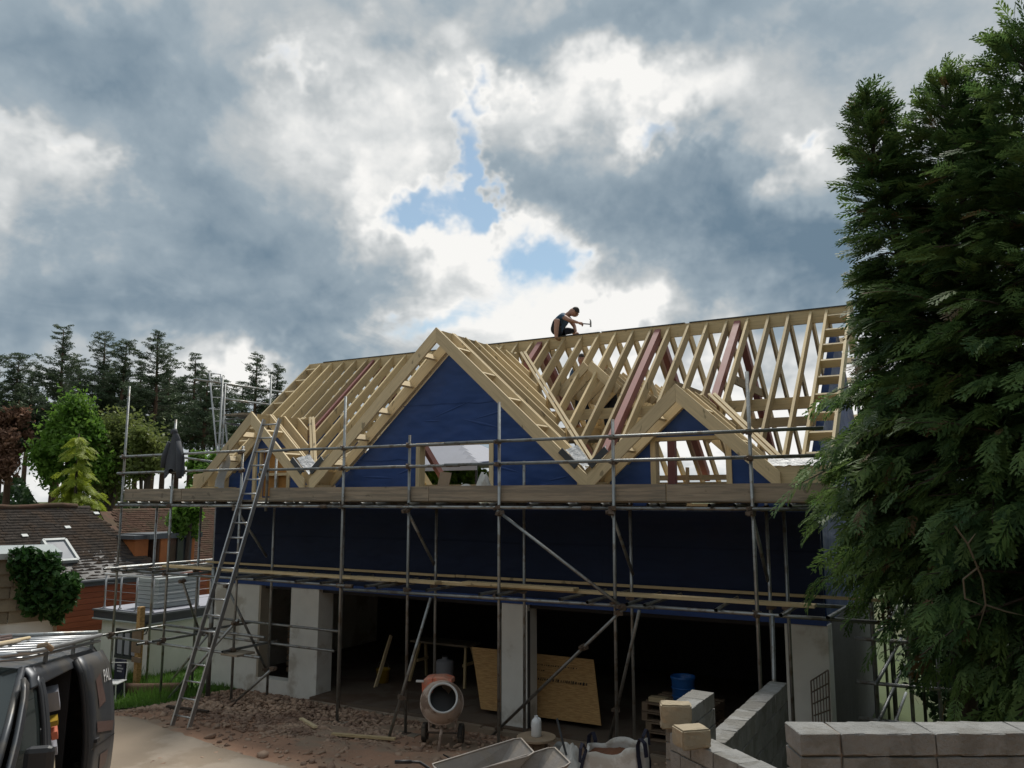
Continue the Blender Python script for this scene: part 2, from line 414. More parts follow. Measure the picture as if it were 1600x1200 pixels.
def npmesh(name, V, Fc, m, parent=None, off=None, midx=None):
    """big meshes straight from arrays: V (n,3), Fc (k,3) or (k,4)"""
    me = bpy.data.meshes.new(name); V = np.asarray(V, np.float32)
    if off is not None: V = V-np.array(off, np.float32)
    Fc = np.asarray(Fc, np.int32); k = Fc.shape[1]
    me.vertices.add(len(V)); me.vertices.foreach_set('co', V.ravel())
    me.loops.add(Fc.size); me.loops.foreach_set('vertex_index', Fc.ravel())
    me.polygons.add(len(Fc)); me.polygons.foreach_set('loop_start', np.arange(0, Fc.size, k, dtype=np.int32))
    me.update(calc_edges=True)
    for q in (m if isinstance(m, (list, tuple)) else [m]): me.materials.append(MATS[q])
    ob = bpy.data.objects.new(name, me); COL.objects.link(ob)
    if parent is not None: ob.parent = parent
    ORIG[ob.name] = Vector(off) if off is not None else Vector()
    return ob
def texts(body, size, mname, parent, M, name='lettering', ext=.001):
    cu = bpy.data.curves.new(name, 'FONT'); cu.body = body; cu.size = size; cu.extrude = ext; cu.align_x = 'CENTER'; cu.align_y = 'CENTER'
    tmp = bpy.data.objects.new(name, cu); COL.objects.link(tmp); dg = bpy.context.evaluated_depsgraph_get()
    me = bpy.data.meshes.new_from_object(tmp.evaluated_get(dg)); bpy.data.objects.remove(tmp)
    me.materials.clear(); me.materials.append(MATS[mname])
    o = bpy.data.objects.new(name, me); COL.objects.link(o); o.parent = parent; o.matrix_local = M; return o

# ================================================================== SETTING
def ticks(a, b, step, far):
    t = list(np.arange(a, b+1e-6, step)); g = step
    lo, hi = a, b; L = []; Hh = []
    while lo > -far: g *= 1.35; lo -= g; L.append(lo)
    g = step
    while hi < far: g *= 1.35; hi += g; Hh.append(hi)
    return np.array(L[::-1]+t+Hh)
gx = ticks(-26, 8, .34, 900); gy = ticks(-4, 26, .34, 900)
V = []; 
for y in gy:
    for x in gx:
        z = ground_z(x, y)
        if -13.4 < x < -2 and 10.2 < y < 12.9: z += .07*mnoise.noise(Vector((x*1.1, y*1.3, 0)))
        V.append((x, y, z-(.12 if 13.05 < y < 18.9 and -15.2 < x < -2.1 else 0)))
nx = len(gx); idx = np.arange(len(V)).reshape(len(gy), nx)
Fq = np.stack([idx[:-1, :-1].ravel(), idx[:-1, 1:].ravel(), idx[1:, 1:].ravel(), idx[1:, :-1].ravel()], 1)
gnd = npmesh('ground', V, Fq, ['earth', 'field', 'grass_ground'])
cx = (gx[:-1]+gx[1:])/2; cy = (gy[:-1]+gy[1:])/2
MI = np.zeros((len(cy), len(cx)), np.int32)
for j, y in enumerate(cy):
    for i, x in enumerate(cx):
        if y > 20.5 or x < -26 or x > 9 or y < -6: MI[j, i] = 1
        if (x > -2.05 and y > 6.5) or (x < -18 and y > 6): MI[j, i] = 1
gnd.data.polygons.foreach_set('material_index', MI.ravel()); gnd['kind'] = 'structure'

# concrete drive
Rp = [atG(178, 1121), atG(215, 1124), atG(250, 1139), atG(300, 1155), atG(345, 1172), atG(400, 1188), atG(455, 1204), atG(560, 1232)]
Rp += [Rp[-1]+Vector((.9, -1.6, 0)), Rp[-1]+Vector((1.6, -3.6, 0)), Rp[-1]+Vector((2.3, -6.5, 0))]
def poly_at(P, t):
    t *= len(P)-1; i = min(int(t), len(P)-2); return P[i].lerp(P[i+1], t-i)
def drive(u, v):
    r = poly_at(Rp, v); l = r+Vector((-5.5, -2.6, 0)); p = r.lerp(l, u)
    if u < .01: p += Vector((mnoise.noise(Vector((v*40, 3, 0)))*.05, mnoise.noise(Vector((v*40, 9, 0)))*.05, 0))
    return (p.x, p.y, ground_z(p.x, p.y)+.035)
dv = MB().grid(drive, 26, 60).build('driveway', 'concrete'); dv['kind'] = 'structure'

# lawn beside the drive and its blades
LA = [(-25, 11.0), (-25, 17.5), (-16.2, 17.5), (-14.2, 12.8), (-13.9, 11.3), (-14.6, 10.45), (-16.5, 10.2)]
def inpoly(x, y, P):
    c = False; n = len(P)
    for i in range(n):
        (x1, y1), (x2, y2) = P[i], P[i-1]
        if (y1 > y) != (y2 > y) and x < (x2-x1)*(y-y1)/(y2-y1)+x1: c = not c
    return c
lm = MB(); st = .25
for i in range(46):
    for j in range(32):
        x, y = -25+i*st, 9.8+j*st
        if inpoly(x+st/2, y+st/2, LA):
            lm.face([(a, b, ground_z(a, b)+.02+.03*mnoise.noise(Vector((a, b, 0)))) for a, b in ((x, y), (x+st, y), (x+st, y+st), (x, y+st))])
lo = lm.build('lawn', 'grass_ground'); lo['kind'] = 'structure'
def blades(name, pts, hmin, hmax, w, m, label):
    P = np.array(pts, np.float32); n = len(P); a = rng.uniform(0, 6.28, n); h = rng.uniform(hmin, hmax, n); ln = rng.uniform(.1, .7, n)*h
    dx_, dy_ = np.cos(a), np.sin(a); b = rng.uniform(0, 6.28, n)
    A = P+np.stack([dx_*w, dy_*w, 0*a], 1); B = P-np.stack([dx_*w, dy_*w, 0*a], 1); T = P+np.stack([np.cos(b)*ln, np.sin(b)*ln, h], 1)
    VV = np.stack([A, B, T], 1).reshape(-1, 3)
    o = npmesh(name, VV, np.arange(n*3).reshape(-1, 3), m); tag(o, label, 'grass', kind='stuff'); return o
gp = []
while len(gp) < 26000:
    x, y = random.uniform(-24, -13.8), random.uniform(10.1, 16.5)
    if inpoly(x, y, LA): gp.append((x, y, ground_z(x, y)+.02))
blades('grass', gp, .05, .13, .012, 'grass_blade', 'short green grass of the lawn beside the drive')
gp = []
for k in range(900):                       # rank tufts along the white extension and round the log
    t = random.random(); x = -20.5+t*5.5; y = 12.6+random.gauss(0, .16)-t*.2; gp.append((x, y, ground_z(x, y)))
for k in range(700):
    x, y = random.gauss(-15.1, .5), random.gauss(11.7, .25); gp.append((x, y, ground_z(x, y)))
blades('grass_tuft', gp, .12, .34, .012, 'grass_blade', 'longer tufts of grass at the foot of the white extension')

# ================================================================== THE NEW HOUSE
SL, YE, ZE, YR = .915, 12.5, 4.48, 15.975
ZR = ZE+SL*(YR-YE); YB = 2*YR-YE
XL, XR = -15.33, -1.85
GAB = [(-13.52, 1.62), (-8.69, 3.09), (-4.06, 1.56)]           # ridge X, half span
house = thing('timber_frame_house', 'unfinished house with blue membrane gables, bare timber roof and white rendered pillars', 'house', (-8.6, 13, 0))
def hp(name, mb, m='timber', parent=None, **k): return mb.build(name, m, parent or house, **k)
nrm = Vector((0, -SL, 1)).normalized()
def rafter(x, y0, y1, back=False, w=.047, h=.2, m='timber', name='rafter', drop=0.):
    sg = -1 if back else 1; n = Vector((0, -SL*sg, 1)).normalized(); off = n*(-h/2-drop)
    f = lambda y: Vector((x, (2*YR-y) if back else y, ZE+SL*(y-YE)))
    A, B = f(y0), f(y1); d = (B-A).normalized(); P, Q = A+off, B+off; P += d*((A.y-P.y)/d.y); Q += d*((B.y-Q.y)/d.y)
    return hp(name, MB().beam(P, Q, w, h, n, (0, 1, 0), (0, 1, 0)), m)
def valley_y(x):
    y = YE
    for gx_, hf in GAB: y = max(y, YE+hf-abs(x-gx_))
    return y
rx = [-14.93+.4*i for i in range(32)]+[-2.24]
for x in rx:
    rafter(x+random.uniform(-.012, .012), valley_y(x)+.03, YR-.03)
    rafter(x+random.uniform(-.012, .012), YE+1.75 if -13.6 < x < -10.1 else YE, YR-.03, back=True)
for x in (-13.12, -8.35, -5.57, -3.92):                        # red primed steel between pairs of rafters
    rafter(x, valley_y(x)+.04, YR-.05, w=.06 if x < -12 else .12, h=.17, m='primer_red', name='steel_rafter', drop=.012)
    rafter(x, YE+.3, YR-.05, back=True, w=.13, h=.17, m='primer_red', name='steel_rafter', drop=.012)
hp('ridge_beam', MB().beam((XL, YR, ZR-.13), (XR, YR, ZR-.13), .05, .26))
for a, b in ((XL+.5, -11.2), (-11.1, -6.9), (-6.85, -5.0), (-4.9, XR+.35)):
    hp('ridge_capping', MB().beam((a, YR, ZR+.012), (b, YR, ZR+.012), .085, .02), 'flash_dark')
# verge ladders at both ends
for x0, x1 in ((XL, -14.93), (XR, -2.24)):
    for back in (False, True):
        rafter(x0, YE, YR, back, w=.045, h=.22, name='bargeboard', m='timber_pale')
        sg = -1 if back else 1; n = Vector((0, -SL*sg, 1)).normalized()
        for k in range(9):
            y = YE+.35+k*.37; yy = 2*YR-y if back else y
            hp('noggin', MB().beam(Vector((x0, yy, ZE+SL*(y-YE)))-n*.1, Vector((x1, yy, ZE+SL*(y-YE)))-n*.1, .04, .16, n), 'timber_pale')
hp('ridge_post', MB().bx(XR-.04, XR+.06, YR-.06, YR+.06, ZR-.9, ZR+.08), 'timber_pale')
# gables
def gable(gx_, hf, win, yfront=YE):
    za = ZE+SL*hf
    f = lambda s, d, y, dn=0: Vector((gx_+s*d, y, za-SL*d-dn))
    hp('gable_ridge', MB().beam((gx_, yfront+.05, za-.15), (gx_, yfront+hf-.05, za-.15), .045, .22))
    for s in (-1, 1):
        n = Vector((s*SL, 0, 1)).normalized()
        cut = (1, 0, 0)
        def jack(y, name, w, h, m, d0=.02, d1=None):
            if d1 is None: d1 = hf-(y-yfront)-.03
            if d1 < .25: return
            A, B = f(s, d1, y), f(s, d0, y); d = (B-A).normalized(); P, Q = A-n*(h/2), B-n*(h/2); P += d*((A.x-P.x)/d.x); Q += d*((B.x-Q.x)/d.x)
            hp(name, MB().beam(P, Q, w, h, n, cut, cut), m)
        jack(yfront-.12, 'bargeboard', .045, .21, 'timber_pale', .0015, hf-.01)
        jack(yfront+.40, 'rafter', .047, .2, 'timber_pale', .02, hf-.1)
        jack(yfront+.47, 'rafter', .045, .2, 'timber')
        y = yfront+.85
        while y < yfront+hf-.3: jack(y+random.uniform(-.02, .02), 'rafter', .047, .2, 'timber'); y += .4
        k = .45
        while k < hf-.15:
            p = f(s, k, yfront-.095)-n*.09; q = f(s, k, yfront+.38)-n*.09
            hp('noggin', MB().beam(p, q, .045, .15, n), 'timber_pale'); k += .55
        # valley boards lying along the junction with the main roof
        a = Vector((gx_+s*hf, yfront+.1, ZE+.1)); b = Vector((gx_+s*.06, yfront+hf-.02, za+.01))
        up = Vector((0, -SL, 1)).normalized()
        hp('valley_board', MB().beam(a, b, .05, .05, up), 'timber_pale'); dd = Vector((s*.09, .0, 0))
        hp('valley_board', MB().beam(a+dd, b+dd, .05, .05, up), 'timber_pale')
    # membrane wall under the roof, round its window
    y0, y1 = 13.0, 13.1; zr = lambda x: za-SL*abs(x-gx_)-(.30 if hf > 2 else .22)
    xa, xb = {-13.52: (-15.2, -11.84), -8.69: (-11.84, -5.64), -4.06: (-5.64, -2.1)}[gx_]; w0, w1, s0, s1 = win
    zb = 3.90
    def piece(P, m='membrane'): hp('gable_wall', MB().prism([(x, y1, z) for x, z in P], (0, y0-y1, 0)), m)
    L = [(xa, zb), (w0, zb), (w0, zr(w0))]; 
    if w0 > gx_: L.append((gx_, zr(gx_)))
    piece(L+[(xa, zr(xa))], 'membrane_lit' if hf < 1.615 and gx_ < -10 else 'membrane')
    Rr = [(w1, zb), (xb, zb), (xb, zr(xb))]+([(gx_, zr(gx_))] if w1 < gx_ else [])+[(w1, zr(w1))]
    piece(Rr)
    piece([(w0, zb), (w1, zb), (w1, s0), (w0, s0)])
    piece([(w0, s1), (w1, s1), (w1, zr(w1))]+([(gx_, zr(gx_))] if w0 < gx_ < w1 else [])+[(w0, zr(w0))])
    for xx in (w0, w1):                                        # timber reveal of the opening
        hp('window_jamb', MB().bx(xx-.045, xx+.045, 12.975, 13.16, s0, s1), 'timber_pale')
    hp('window_head', MB().bx(w0-.05, w1+.05, 12.985, 13.15, s1, s1+.06), 'timber')
    hp('window_sill', MB().bx(w0-.05, w1+.05, 12.985, 13.15, s0-.06, s0), 'timber')
gable(*GAB[0], (-14.02, -12.98, 4.12, 5.14))
gable(*GAB[1], (-9.52, -7.84, 4.02, 5.12))
gable(*GAB[2], (-4.68, -3.42, 4.02, 5.05))
for a_, b_ in ((-15.2, -11.84), (-11.838, -5.64), (-5.638, -2.1)): hp('membrane_band', MB().bx(a_, b_, 13.0, 13.1, 2.25, 3.898), 'membrane_shaded')  # same membrane below the platform, shade painted into its colour
# lap lines of the membrane sheets, a few millimetres proud and not quite straight
for x0, x1, z in ((-10.05, -7.45, 5.92), (-11.2, -9.6, 4.86), (-7.7, -6.2, 4.78), (-4.9, -3.2, 5.2)):
    fn = lambda u, v, x0=x0, x1=x1, z=z: (x0+(x1-x0)*u, 12.992-.006*v, z+.03*mnoise.noise(Vector((u*6, z, 0)))-.02*u+.015*v)
    hp('membrane_lap', MB().grid(fn, 24, 1), 'membrane')
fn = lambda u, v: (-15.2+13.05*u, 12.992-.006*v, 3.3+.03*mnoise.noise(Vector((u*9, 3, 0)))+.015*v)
hp('membrane_band_lap', MB().grid(fn, 60, 1), 'membrane_shaded')
for k in range(26):                                            # slack folds in the sheet
    x = random.uniform(-11.2, -6.2); z = random.uniform(4.2, 6.2)
    if z > ZE+SL*(3.09-abs(x+8.69))-.6 or (-9.7 < x < -7.7 and z < 5.3): continue
    L = random.uniform(.4, 1.3); sl = random.uniform(-.25, .35); wd = random.uniform(.025, .06)
    def fold(u, v, x=x, z=z, L=L, sl=sl, wd=wd):
        return (x+(u-.5)*L, 12.9985-.012*math.sin(math.pi*v)*math.sin(math.pi*u), z+(u-.5)*L*sl+(v-.5)*wd*math.sin(math.pi*u))
    hp('membrane_fold', MB().grid(fold, 10, 4), 'membrane', smooth=True)
# feet where neighbouring gables meet: soffit box, tray of grey felt and dark kerbs
for xm, z0 in ((-11.84, ZE), (-5.67, ZE)):
    hp('eaves_box', MB().prism([(xm-.30, 12.48, z0+.16), (xm-.1, 12.48, z0-.10), (xm+.12, 12.48, z0-.10), (xm+.30, 12.48, z0+.16)], (0, .5, 0)), 'timber_pale')
    hp('soffit_board', MB().bx(xm-.16, xm+.2, 12.44, 13.0, z0-.15, z0-.105), 'timber_pale')
    for s in (-1, 1):
        hp('valley_kerb', MB().beam((xm+s*.12, 12.345, z0+.15), (xm+s*.42, 12.345, z0+.15+.30*SL), .03, .11, (0, 0, 1)), 'flash_dark')
    fn = lambda u, v, xm=xm, z0=z0: (xm+(u-.5)*(.74-.2*v), 12.42+v*.3, z0+.10+abs(u-.5)*.68+v*.10+.03*mnoise.noise(Vector((u*9, v*7, xm))))
    hp('valley_felt', MB().grid(fn, 14, 10), 'membrane_grey', smooth=True)
hp('eaves_box', MB().prism([(XL-.0, 12.42, ZE+.16), (XL-.0, 12.42, ZE-.12), (XL+.5, 12.42, ZE-.12), (XL+.5, 12.42, ZE+.20)], (0, .58, 0)), 'timber_pale')
hp('soffit_board', MB().bx(XL-.03, XL+.75, 12.38, 13.0, ZE-.17, ZE-.125), 'timber')
hp('eaves_board', MB().bx(-2.62, XR, 12.42, 12.46, ZE-.2, ZE+.1), 'timber_pale')
fn = lambda u, v: (-2.72+.8*u, 12.40+.2*v, ZE+.10+v*.12+.03*mnoise.noise(Vector((u*8, v*6, 2))))
hp('eaves_felt', MB().grid(fn, 12, 8), 'membrane_grey', smooth=True)
# loose felt flapping by the left eaves
fn = lambda u, v: (-14.78+.42*u*(1-.4*v)+.12*v+.05*math.sin(v*7), 12.55+.05*math.sin(u*6+v*4)-.05*v, 5.0-.85*v+.12*u)
hp('loose_felt', MB().grid(fn, 8, 14), 'membrane_grey', smooth=True)
# end walls, membrane clad
for x0, x1 in ((-15.22, -15.1), (-2.2, -2.08)):
    hp('end_wall', MB().prism([(x0, 13.1, 2.25), (x0, 18.85, 2.25), (x0, 18.85, ZE+.2), (x0, YR, ZR-.4), (x0, 13.1, ZE+.2)], (x1-x0, 0, 0)), 'membrane')
# rear wall of the upper storey: studs, boarded between openings
for a, b in ((-15.1, -13.4), (-10.4, -7.6), (-5.3, -2.2)):
    hp('rear_wall', MB().bx(a, b, 18.8, 18.9, 2.6, ZE), 'osb')
hp('rear_wall', MB().bx(-13.4, -10.4, 18.8, 18.9, 2.6, 3.5), 'osb'); hp('rear_wall', MB().bx(-7.6, -5.3, 18.8, 18.9, 2.6, 3.6), 'osb')
for i in range(22):
    x = -14.9+i*.6
    hp('stud', MB().bx(x, x+.045, 18.68, 18.79, 2.6, ZE-.1), 'timber')
hp('rear_plate', MB().bx(-15.1, -2.2, 18.66, 18.9, ZE-.1, ZE), 'timber')
for i in range(9):                                             # inner studs and a red steel post behind the right window
    x = -6.9+i*.4
    if i % 2: hp('stud', MB().bx(x, x+.045, 15.4, 15.5, 2.6, 4.7), 'timber')
hp('steel_post', MB().bx(-5.12, -4.98, 15.0, 15.14, 2.6, 5.9), 'primer_red')
hp('rear_rail', MB().bx(-6.9, -3.3, 15.42, 15.47, 4.15, 4.25), 'timber'); hp('rear_rail', MB().bx(-6.9, -3.3, 15.42, 15.47, 4.45, 4.55), 'timber')
hp('purlin', MB().bx(-14.9, -2.3, 14.2, 14.28, 5.6, 5.8), 'timber'); hp('purlin', MB().bx(-14.9, -2.3, 17.65, 17.73, 5.6, 5.8), 'timber')
# rear gable roof framing seen through the rafters
for k in range(12):
    y = 19.5-.42*k
    for s in (-1, 1):
        a = Vector((-6.7+s*2.5, y, 4.5)); b = Vector((-6.7+s*.03, y+s*.0015, 4.5+2.5*SL))
        t = min(1, max(.25, 1-(k*.42)/3.2))
        hp('rear_jack', MB().beam(b.lerp(a, t) if k > 2 else a, b, .045, .18), 'timber_pale')
for i in range(7):                                             # collars tying the slopes
    x = -11.0+i*1.2
    hp('collar', MB().bx(x, x+.045, 14.7, 17.25, 6.2, 6.36), 'timber')
# openings filled with boarding in the left gable
hp('window_board', MB().bx(-13.86, -13.02, 13.12, 13.14, 4.15, 5.12), 'osb_bright')
for x in (-13.92, -13.44): hp('stud', MB().bx(x, x+.05, 13.03, 13.11, 4.12, 4.62 if x > -13.5 else 5.12), 'timber_pale')
hp('window_rail', MB().bx(-13.95, -12.98, 13.03, 13.11, 4.6, 4.66), 'timber_pale')
hp('membrane_strip', MB().bx(-14.0, -13.93, 13.03, 13.09, 4.12, 5.12), 'membrane_lit')  # its brighter blue carries the light from the left
# first floor, ground floor walls and pillars
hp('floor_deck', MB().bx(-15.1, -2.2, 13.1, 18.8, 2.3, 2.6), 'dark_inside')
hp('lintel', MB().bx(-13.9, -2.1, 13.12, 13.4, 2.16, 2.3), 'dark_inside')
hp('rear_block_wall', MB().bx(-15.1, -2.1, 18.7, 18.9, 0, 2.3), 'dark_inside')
hp('membrane_skirt', MB().bx(-15.25, -2.07, 12.98, 12.994, 2.24, 2.36), 'membrane')
def pillar(x0, x1, y0, y1, z0, z1): hp('pillar', MB().bx(x0, x1, y0, y1, z0, z1), 'render_white', bevel=.008)
pillar(-15.3, -13.72, 13.0, 13.3, -.5, 2.245); pillar(-12.78, -12.0, 13.0, 13.45, -.1, 2.245)
hp('apron_wall', MB().bx(-13.72, -12.78, 13.004, 13.25, -.3, .32), 'render_white')
pillar(-7.62, -7.1, 13.0, 13.38, -.1, 2.245); pillar(-2.68, -2.06, 13.0, 13.38, -.1, 2.245)
hp('side_wall', MB().bx(-15.3, -15.05, 13.3, 18.9, -.6, 2.26), 'render_white')
hp('side_wall', MB().bx(-2.3, -2.06, 13.38, 18.9, -.1, 2.26), 'side_wall_shaded')  # right-hand wall, tree shade painted in as a dark colour
hp('corner_bead', MB().bx(-7.635, -7.622, 13.0, 13.1, 0, 2.12), 'galv'); hp('corner_bead', MB().bx(-7.098, -7.085, 13.02, 13.09, 0, 2.12), 'flash_dark')
hp('window_reveal', MB().bx(-13.72, -13.66, 13.0, 13.3, .32, 2.245), 'render_stain')
hp('floor_slab', MB().prism([(-12.0, 12.82, -.1), (-2.6, 12.9, -.1), (-2.6, 18.7, -.1), (-15.0, 18.7, -.1), (-15.0, 13.3, -.1), (-12.0, 13.3, -.1)], (0, 0, .24)), 'slab')
for i in range(9):                                             # broken concrete edge of the slab
    x = -12.0+i*1.03
    hp('slab_edge', MB().prism([(x, 12.72+random.uniform(-.06, .08), -.1), (x+1.0, 12.72+random.uniform(-.06, .08), -.1), (x+1.0, 12.88, -.1), (x, 12.88, -.1)], (0, 0, .20+random.uniform(-.03, .03))), 'concrete')

# ================================================================== SCAFFOLD
scaf = thing('scaffold', 'galvanised tube scaffold with grey toe boards across the front of the blue house', 'scaffold', (-9, 11.6, 0))
TR = .0262
YF, YK = 11.6, 12.45
def tb(name, a, b, parent=scaf, m='galv', r=TR, cap=True):
    return MB().tube(a, b, r, 10, cap=cap).build(name, m, parent, smooth=True)
cm = MB(); cm.box((0, 0, 0), (.085, .085, .075)); cm.box((.055, 0, 0), (.05, .06, .05)); cm.box((0, .055, .0), (.06, .05, .05))
cm.tube((.05, -.055, .02), (.05, .055, .02), .011, 6); cm.tube((-.05, .05, 0), (.05, .075, 0), .011, 6)
CPL = cm.mesh('coupler', 'galv_rust')
def couple(p, root=scaf, rz=None): return part('coupler', CPL, root, Vector(p)-ORIG[root.name], (0, random.choice((0, .3)), random.uniform(0, 6.28) if rz is None else rz))
ZL1, ZL2 = 2.54, 3.955
front = [(-16.63, 605), (-14.97, 656), (-12.87, 697), (-10.2, 620), (-8.69, 680), (-6.85, 628), (-4.82, 655), (-2.75, 580)]
for X, yt in front:
    pxl = 800+1268*((Vector((X, YF, 4))-E0).dot(Rv))/((Vector((X, YF, 4))-E0).dot(Fv))
    zt = atY(pxl, yt, YF).z; zb = ground_z(X, YF)
    lean = random.uniform(-.03, .03)
    tb('standard', (X+lean, YF, zb+.02), (X, YF, zt))
    MB().bx(X-.25+lean, X+.25+lean, YF-.1, YF+.1, zb-.01, zb+.03).build('sole_board', 'board_grey', scaf)
    MB().bx(X-.07+lean, X+.07+lean, YF-.07, YF+.07, zb+.03, zb+.04).build('base_plate', 'galv_rust', scaf)
    for z in (ZL1, ZL2, 4.66, 5.03): couple((X, YF-.03, z))
for X in (-16.55, -15.05, -12.8, -10.9, -8.69, -6.85, -4.9, -2.75, -2.5):
    tb('standard', (X, YK, ground_z(X, YK)), (X, YK, {-6.85: 4.75, -12.8: 4.95}.get(X, 4.2)))
    for z in (ZL1, ZL2): couple((X, YK-.03, z))
tb('ledger', (-16.75, YF-.055, ZL1), (-9.9, YF-.055, ZL1)); tb('ledger', (-10.05, YF-.06, ZL1-.06), (-4.2, YF-.06, ZL1-.01)); tb('ledger', (-4.6, YF-.055, ZL1), (-1.02, YF-.055, ZL1))
tb('ledger', (-16.75, YK+.055, ZL1), (-9.2, YK+.055, ZL1)); tb('ledger', (-9.3, YK+.05, ZL1+.05), (-1.4, YK+.05, ZL1+.05))
tb('ledger', (-16.75, YF-.055, ZL2), (-10.6, YF-.055, ZL2)); tb('ledger', (-10.7, YF-.055, ZL2), (-5.2, YF-.055, ZL2)); tb('ledger', (-5.3, YF-.055, ZL2), (-1.6, YF-.055, ZL2))
tb('ledger', (-16.75, YK+.055, ZL2), (-9.2, YK+.055, ZL2)); tb('ledger', (-9.3, YK+.055, ZL2), (-1.9, YK+.055, ZL2))
for x in (-10.6, -5.25, -9.95): tb('sleeve_coupler', (x-.08, YF-.055, ZL2 if x != -9.95 else ZL1), (x+.08, YF-.055, ZL2 if x != -9.95 else ZL1), m='galv_rust', r=.036)
# guard rails, in lengths, broken at the ladder
for z in (5.03, 4.66):
    tb('guard_rail', (-16.78 if z < 5 else -16.7, YF-.055, z), (-12.76, YF-.055, z+.02))
    tb('guard_rail', (-12.3, YF-.055, z), (-7.6, YF-.055, z-.005)); tb('guard_rail', (-7.9, YF-.06, z+.008), (-1.75, YF-.055, z+.012))
tb('standard', (-12.16, YF, ZL2-.1), (-12.15, YF, 5.08)); couple((-12.15, YF-.03, 5.03)); couple((-12.15, YF-.03, 4.66))
for X in (-16.5, -15.8, -15.1, -14.4, -13.7, -13.0, -12.2, -11.5, -11.1, -10.35, -9.6, -9.3, -8.55, -8.0, -7.1, -6.95, -6.2, -5.5, -4.95, -4.2, -4.05, -3.3, -2.95, -2.2):
    tb('transom', (X, YF-.17-random.uniform(0, .06), ZL2+.052), (X+random.uniform(-.04, .04), 12.75, ZL2+.052), cap=False)
for X in (-16.5, -15.0, -13.9, -12.55, -12.0, -11.0, -10.4, -9.35, -9.05, -8.05, -7.0, -6.7, -5.6, -5.1, -4.5, -4.25, -3.22, -2.35, -1.78):
    tb('transom', (X, YF-.3-random.uniform(0, .12), ZL1+.052), (X+random.uniform(-.12, .12), 12.85, ZL1+.052), cap=False)
# platform boards, toe boards
def board(name, x0, x1, y, z, w=.225, t=.038, m='board_grey', tilt=0.):
    return MB().beam((x0, y, z), (x1, y+tilt, z), w, t).build(name, m, scaf)
for k in range(5):
    x = -16.6-(k % 2)*.0
    for L in (3.9, 3.9, 3.9, 2.9):
        board('scaffold_board', x+random.uniform(0, .03), x+L-.02, 11.82+k*.235, ZL2+.1); x += L-.0
for x0, x1, dz in ((-16.62, -14.72, .0), (-14.70, -12.9, .004), (-12.12, -8.3, .0), (-8.29, -4.02, .004), (-4.0, -1.75, .0)):
    MB().beam((x0, 11.66, 4.185+dz), (x1, 11.66, 4.185+dz), .038, .25).build('toe_board', 'board_grey', scaf)
MB().beam((-16.6, 11.7, 4.18), (-16.6, 12.6, 4.18), .038, .24).build('toe_board', 'board_grey', scaf)
# loose timbers on the lower lift
for a, b, y, z in ((-15.6, -9.4, 12.05, ZL1+.10), (-10.1, -8.2, 11.85, ZL1+.125), (-9.5, -2.05, 12.05, ZL1+.10), (-7.7, -5.6, 11.9, ZL1+.145)):
    MB().beam((a, y, z), (b, y-.03, z), .20, .045).build('loose_timber', 'timber', scaf)
for a, b, z in ((-15.4, -8.6, 2.675), (-8.58, -1.2, 2.67)):
    MB().beam((a, 12.955, z), (b, 12.955, z-.01), .03, .045).build('batten', 'timber', house)
# braces and rakers
def br(x0, y0, Y0, x1, y1, Y1, name='brace'):
    a, b = atY(x0, y0, Y0), atY(x1, y1, Y1); o = tb(name, a, b); couple(a.lerp(b, .03)); couple(a.lerp(b, .97)); return o
br(777, 798, YF-.1, 978, 953, YF-.1); 
a = atY(978, 948, YF-.1); b = atG(768, 1150); tb('raker', a, b); couple(a.lerp(b, .04)); couple(a.lerp(b, .28)); couple(a.lerp(b, .93))
for t, f in (((673, 934), (606, 1158)), ((999, 954), (950, 1168)), ((1207, 962), (1198, 1105))):
    a = atY(*t, YF-.1); g = atG(*f) if f[0] != 1198 else Vector((-2.5, 11.2, .15)); tb('raker', a, g); couple(a.lerp(g, .7))
for x in (-13.0, -8.75, -4.9, -2.8): tb('brace', (x+.05, YF-.06, ZL2-.03), (x+.03, YK, 2.9)); couple((x+.05, YF-.06, ZL2-.06))
# left-hand return of the scaffold on the lawn
for z, (xa, xb) in ((1.12, (-16.75, -12.1)), (1.5, (-14.9, -12.0))):
    tb('ledger', (xa, YF-.055, z), (xb, YF-.055, z-.02)); tb('ledger', (xa+.2, YK+.055, z+.05), (xb+1.0, YK+.055, z+.04))
for X, z in ((-16.63, 1.18), (-15.4, 1.1), (-14.9, 1.2), (-12.85, 1.18), (-13.6, 1.5)):
    tb('transom', (X, YF-.3, z), (X, 13.0 if X < -15.3 else 12.7, z), cap=False); couple((X, YF-.05, z))
for X in (-16.63, -15.0, -12.85): couple((X, YF-.03, 1.12))
for X, z in ((-16.63, 2.6), (-15.9, 2.58)): tb('transom', (X, YF-.3, z), (X, 14.6, z), cap=False)
br(240, 1117, YF-.08, 372, 968, YF-.08); br(243, 1095, YK, 330, 985, YK)
br(366, 1098, YF-.1, 428, 1043, YF-.1); br(352, 912, YF+.05, 418, 1050, YK+.1); br(284, 905, YF+.05, 311, 985, YK)
tb('standard', (-13.72, 11.75, ground_z(-13.7, 11.75)), (-13.72, 11.75, 2.7), r=.045)
MB().bx(-12.95, -12.5, 11.35, 11.8, 1.1, 1.14).build('sole_board', 'board_grey', scaf)

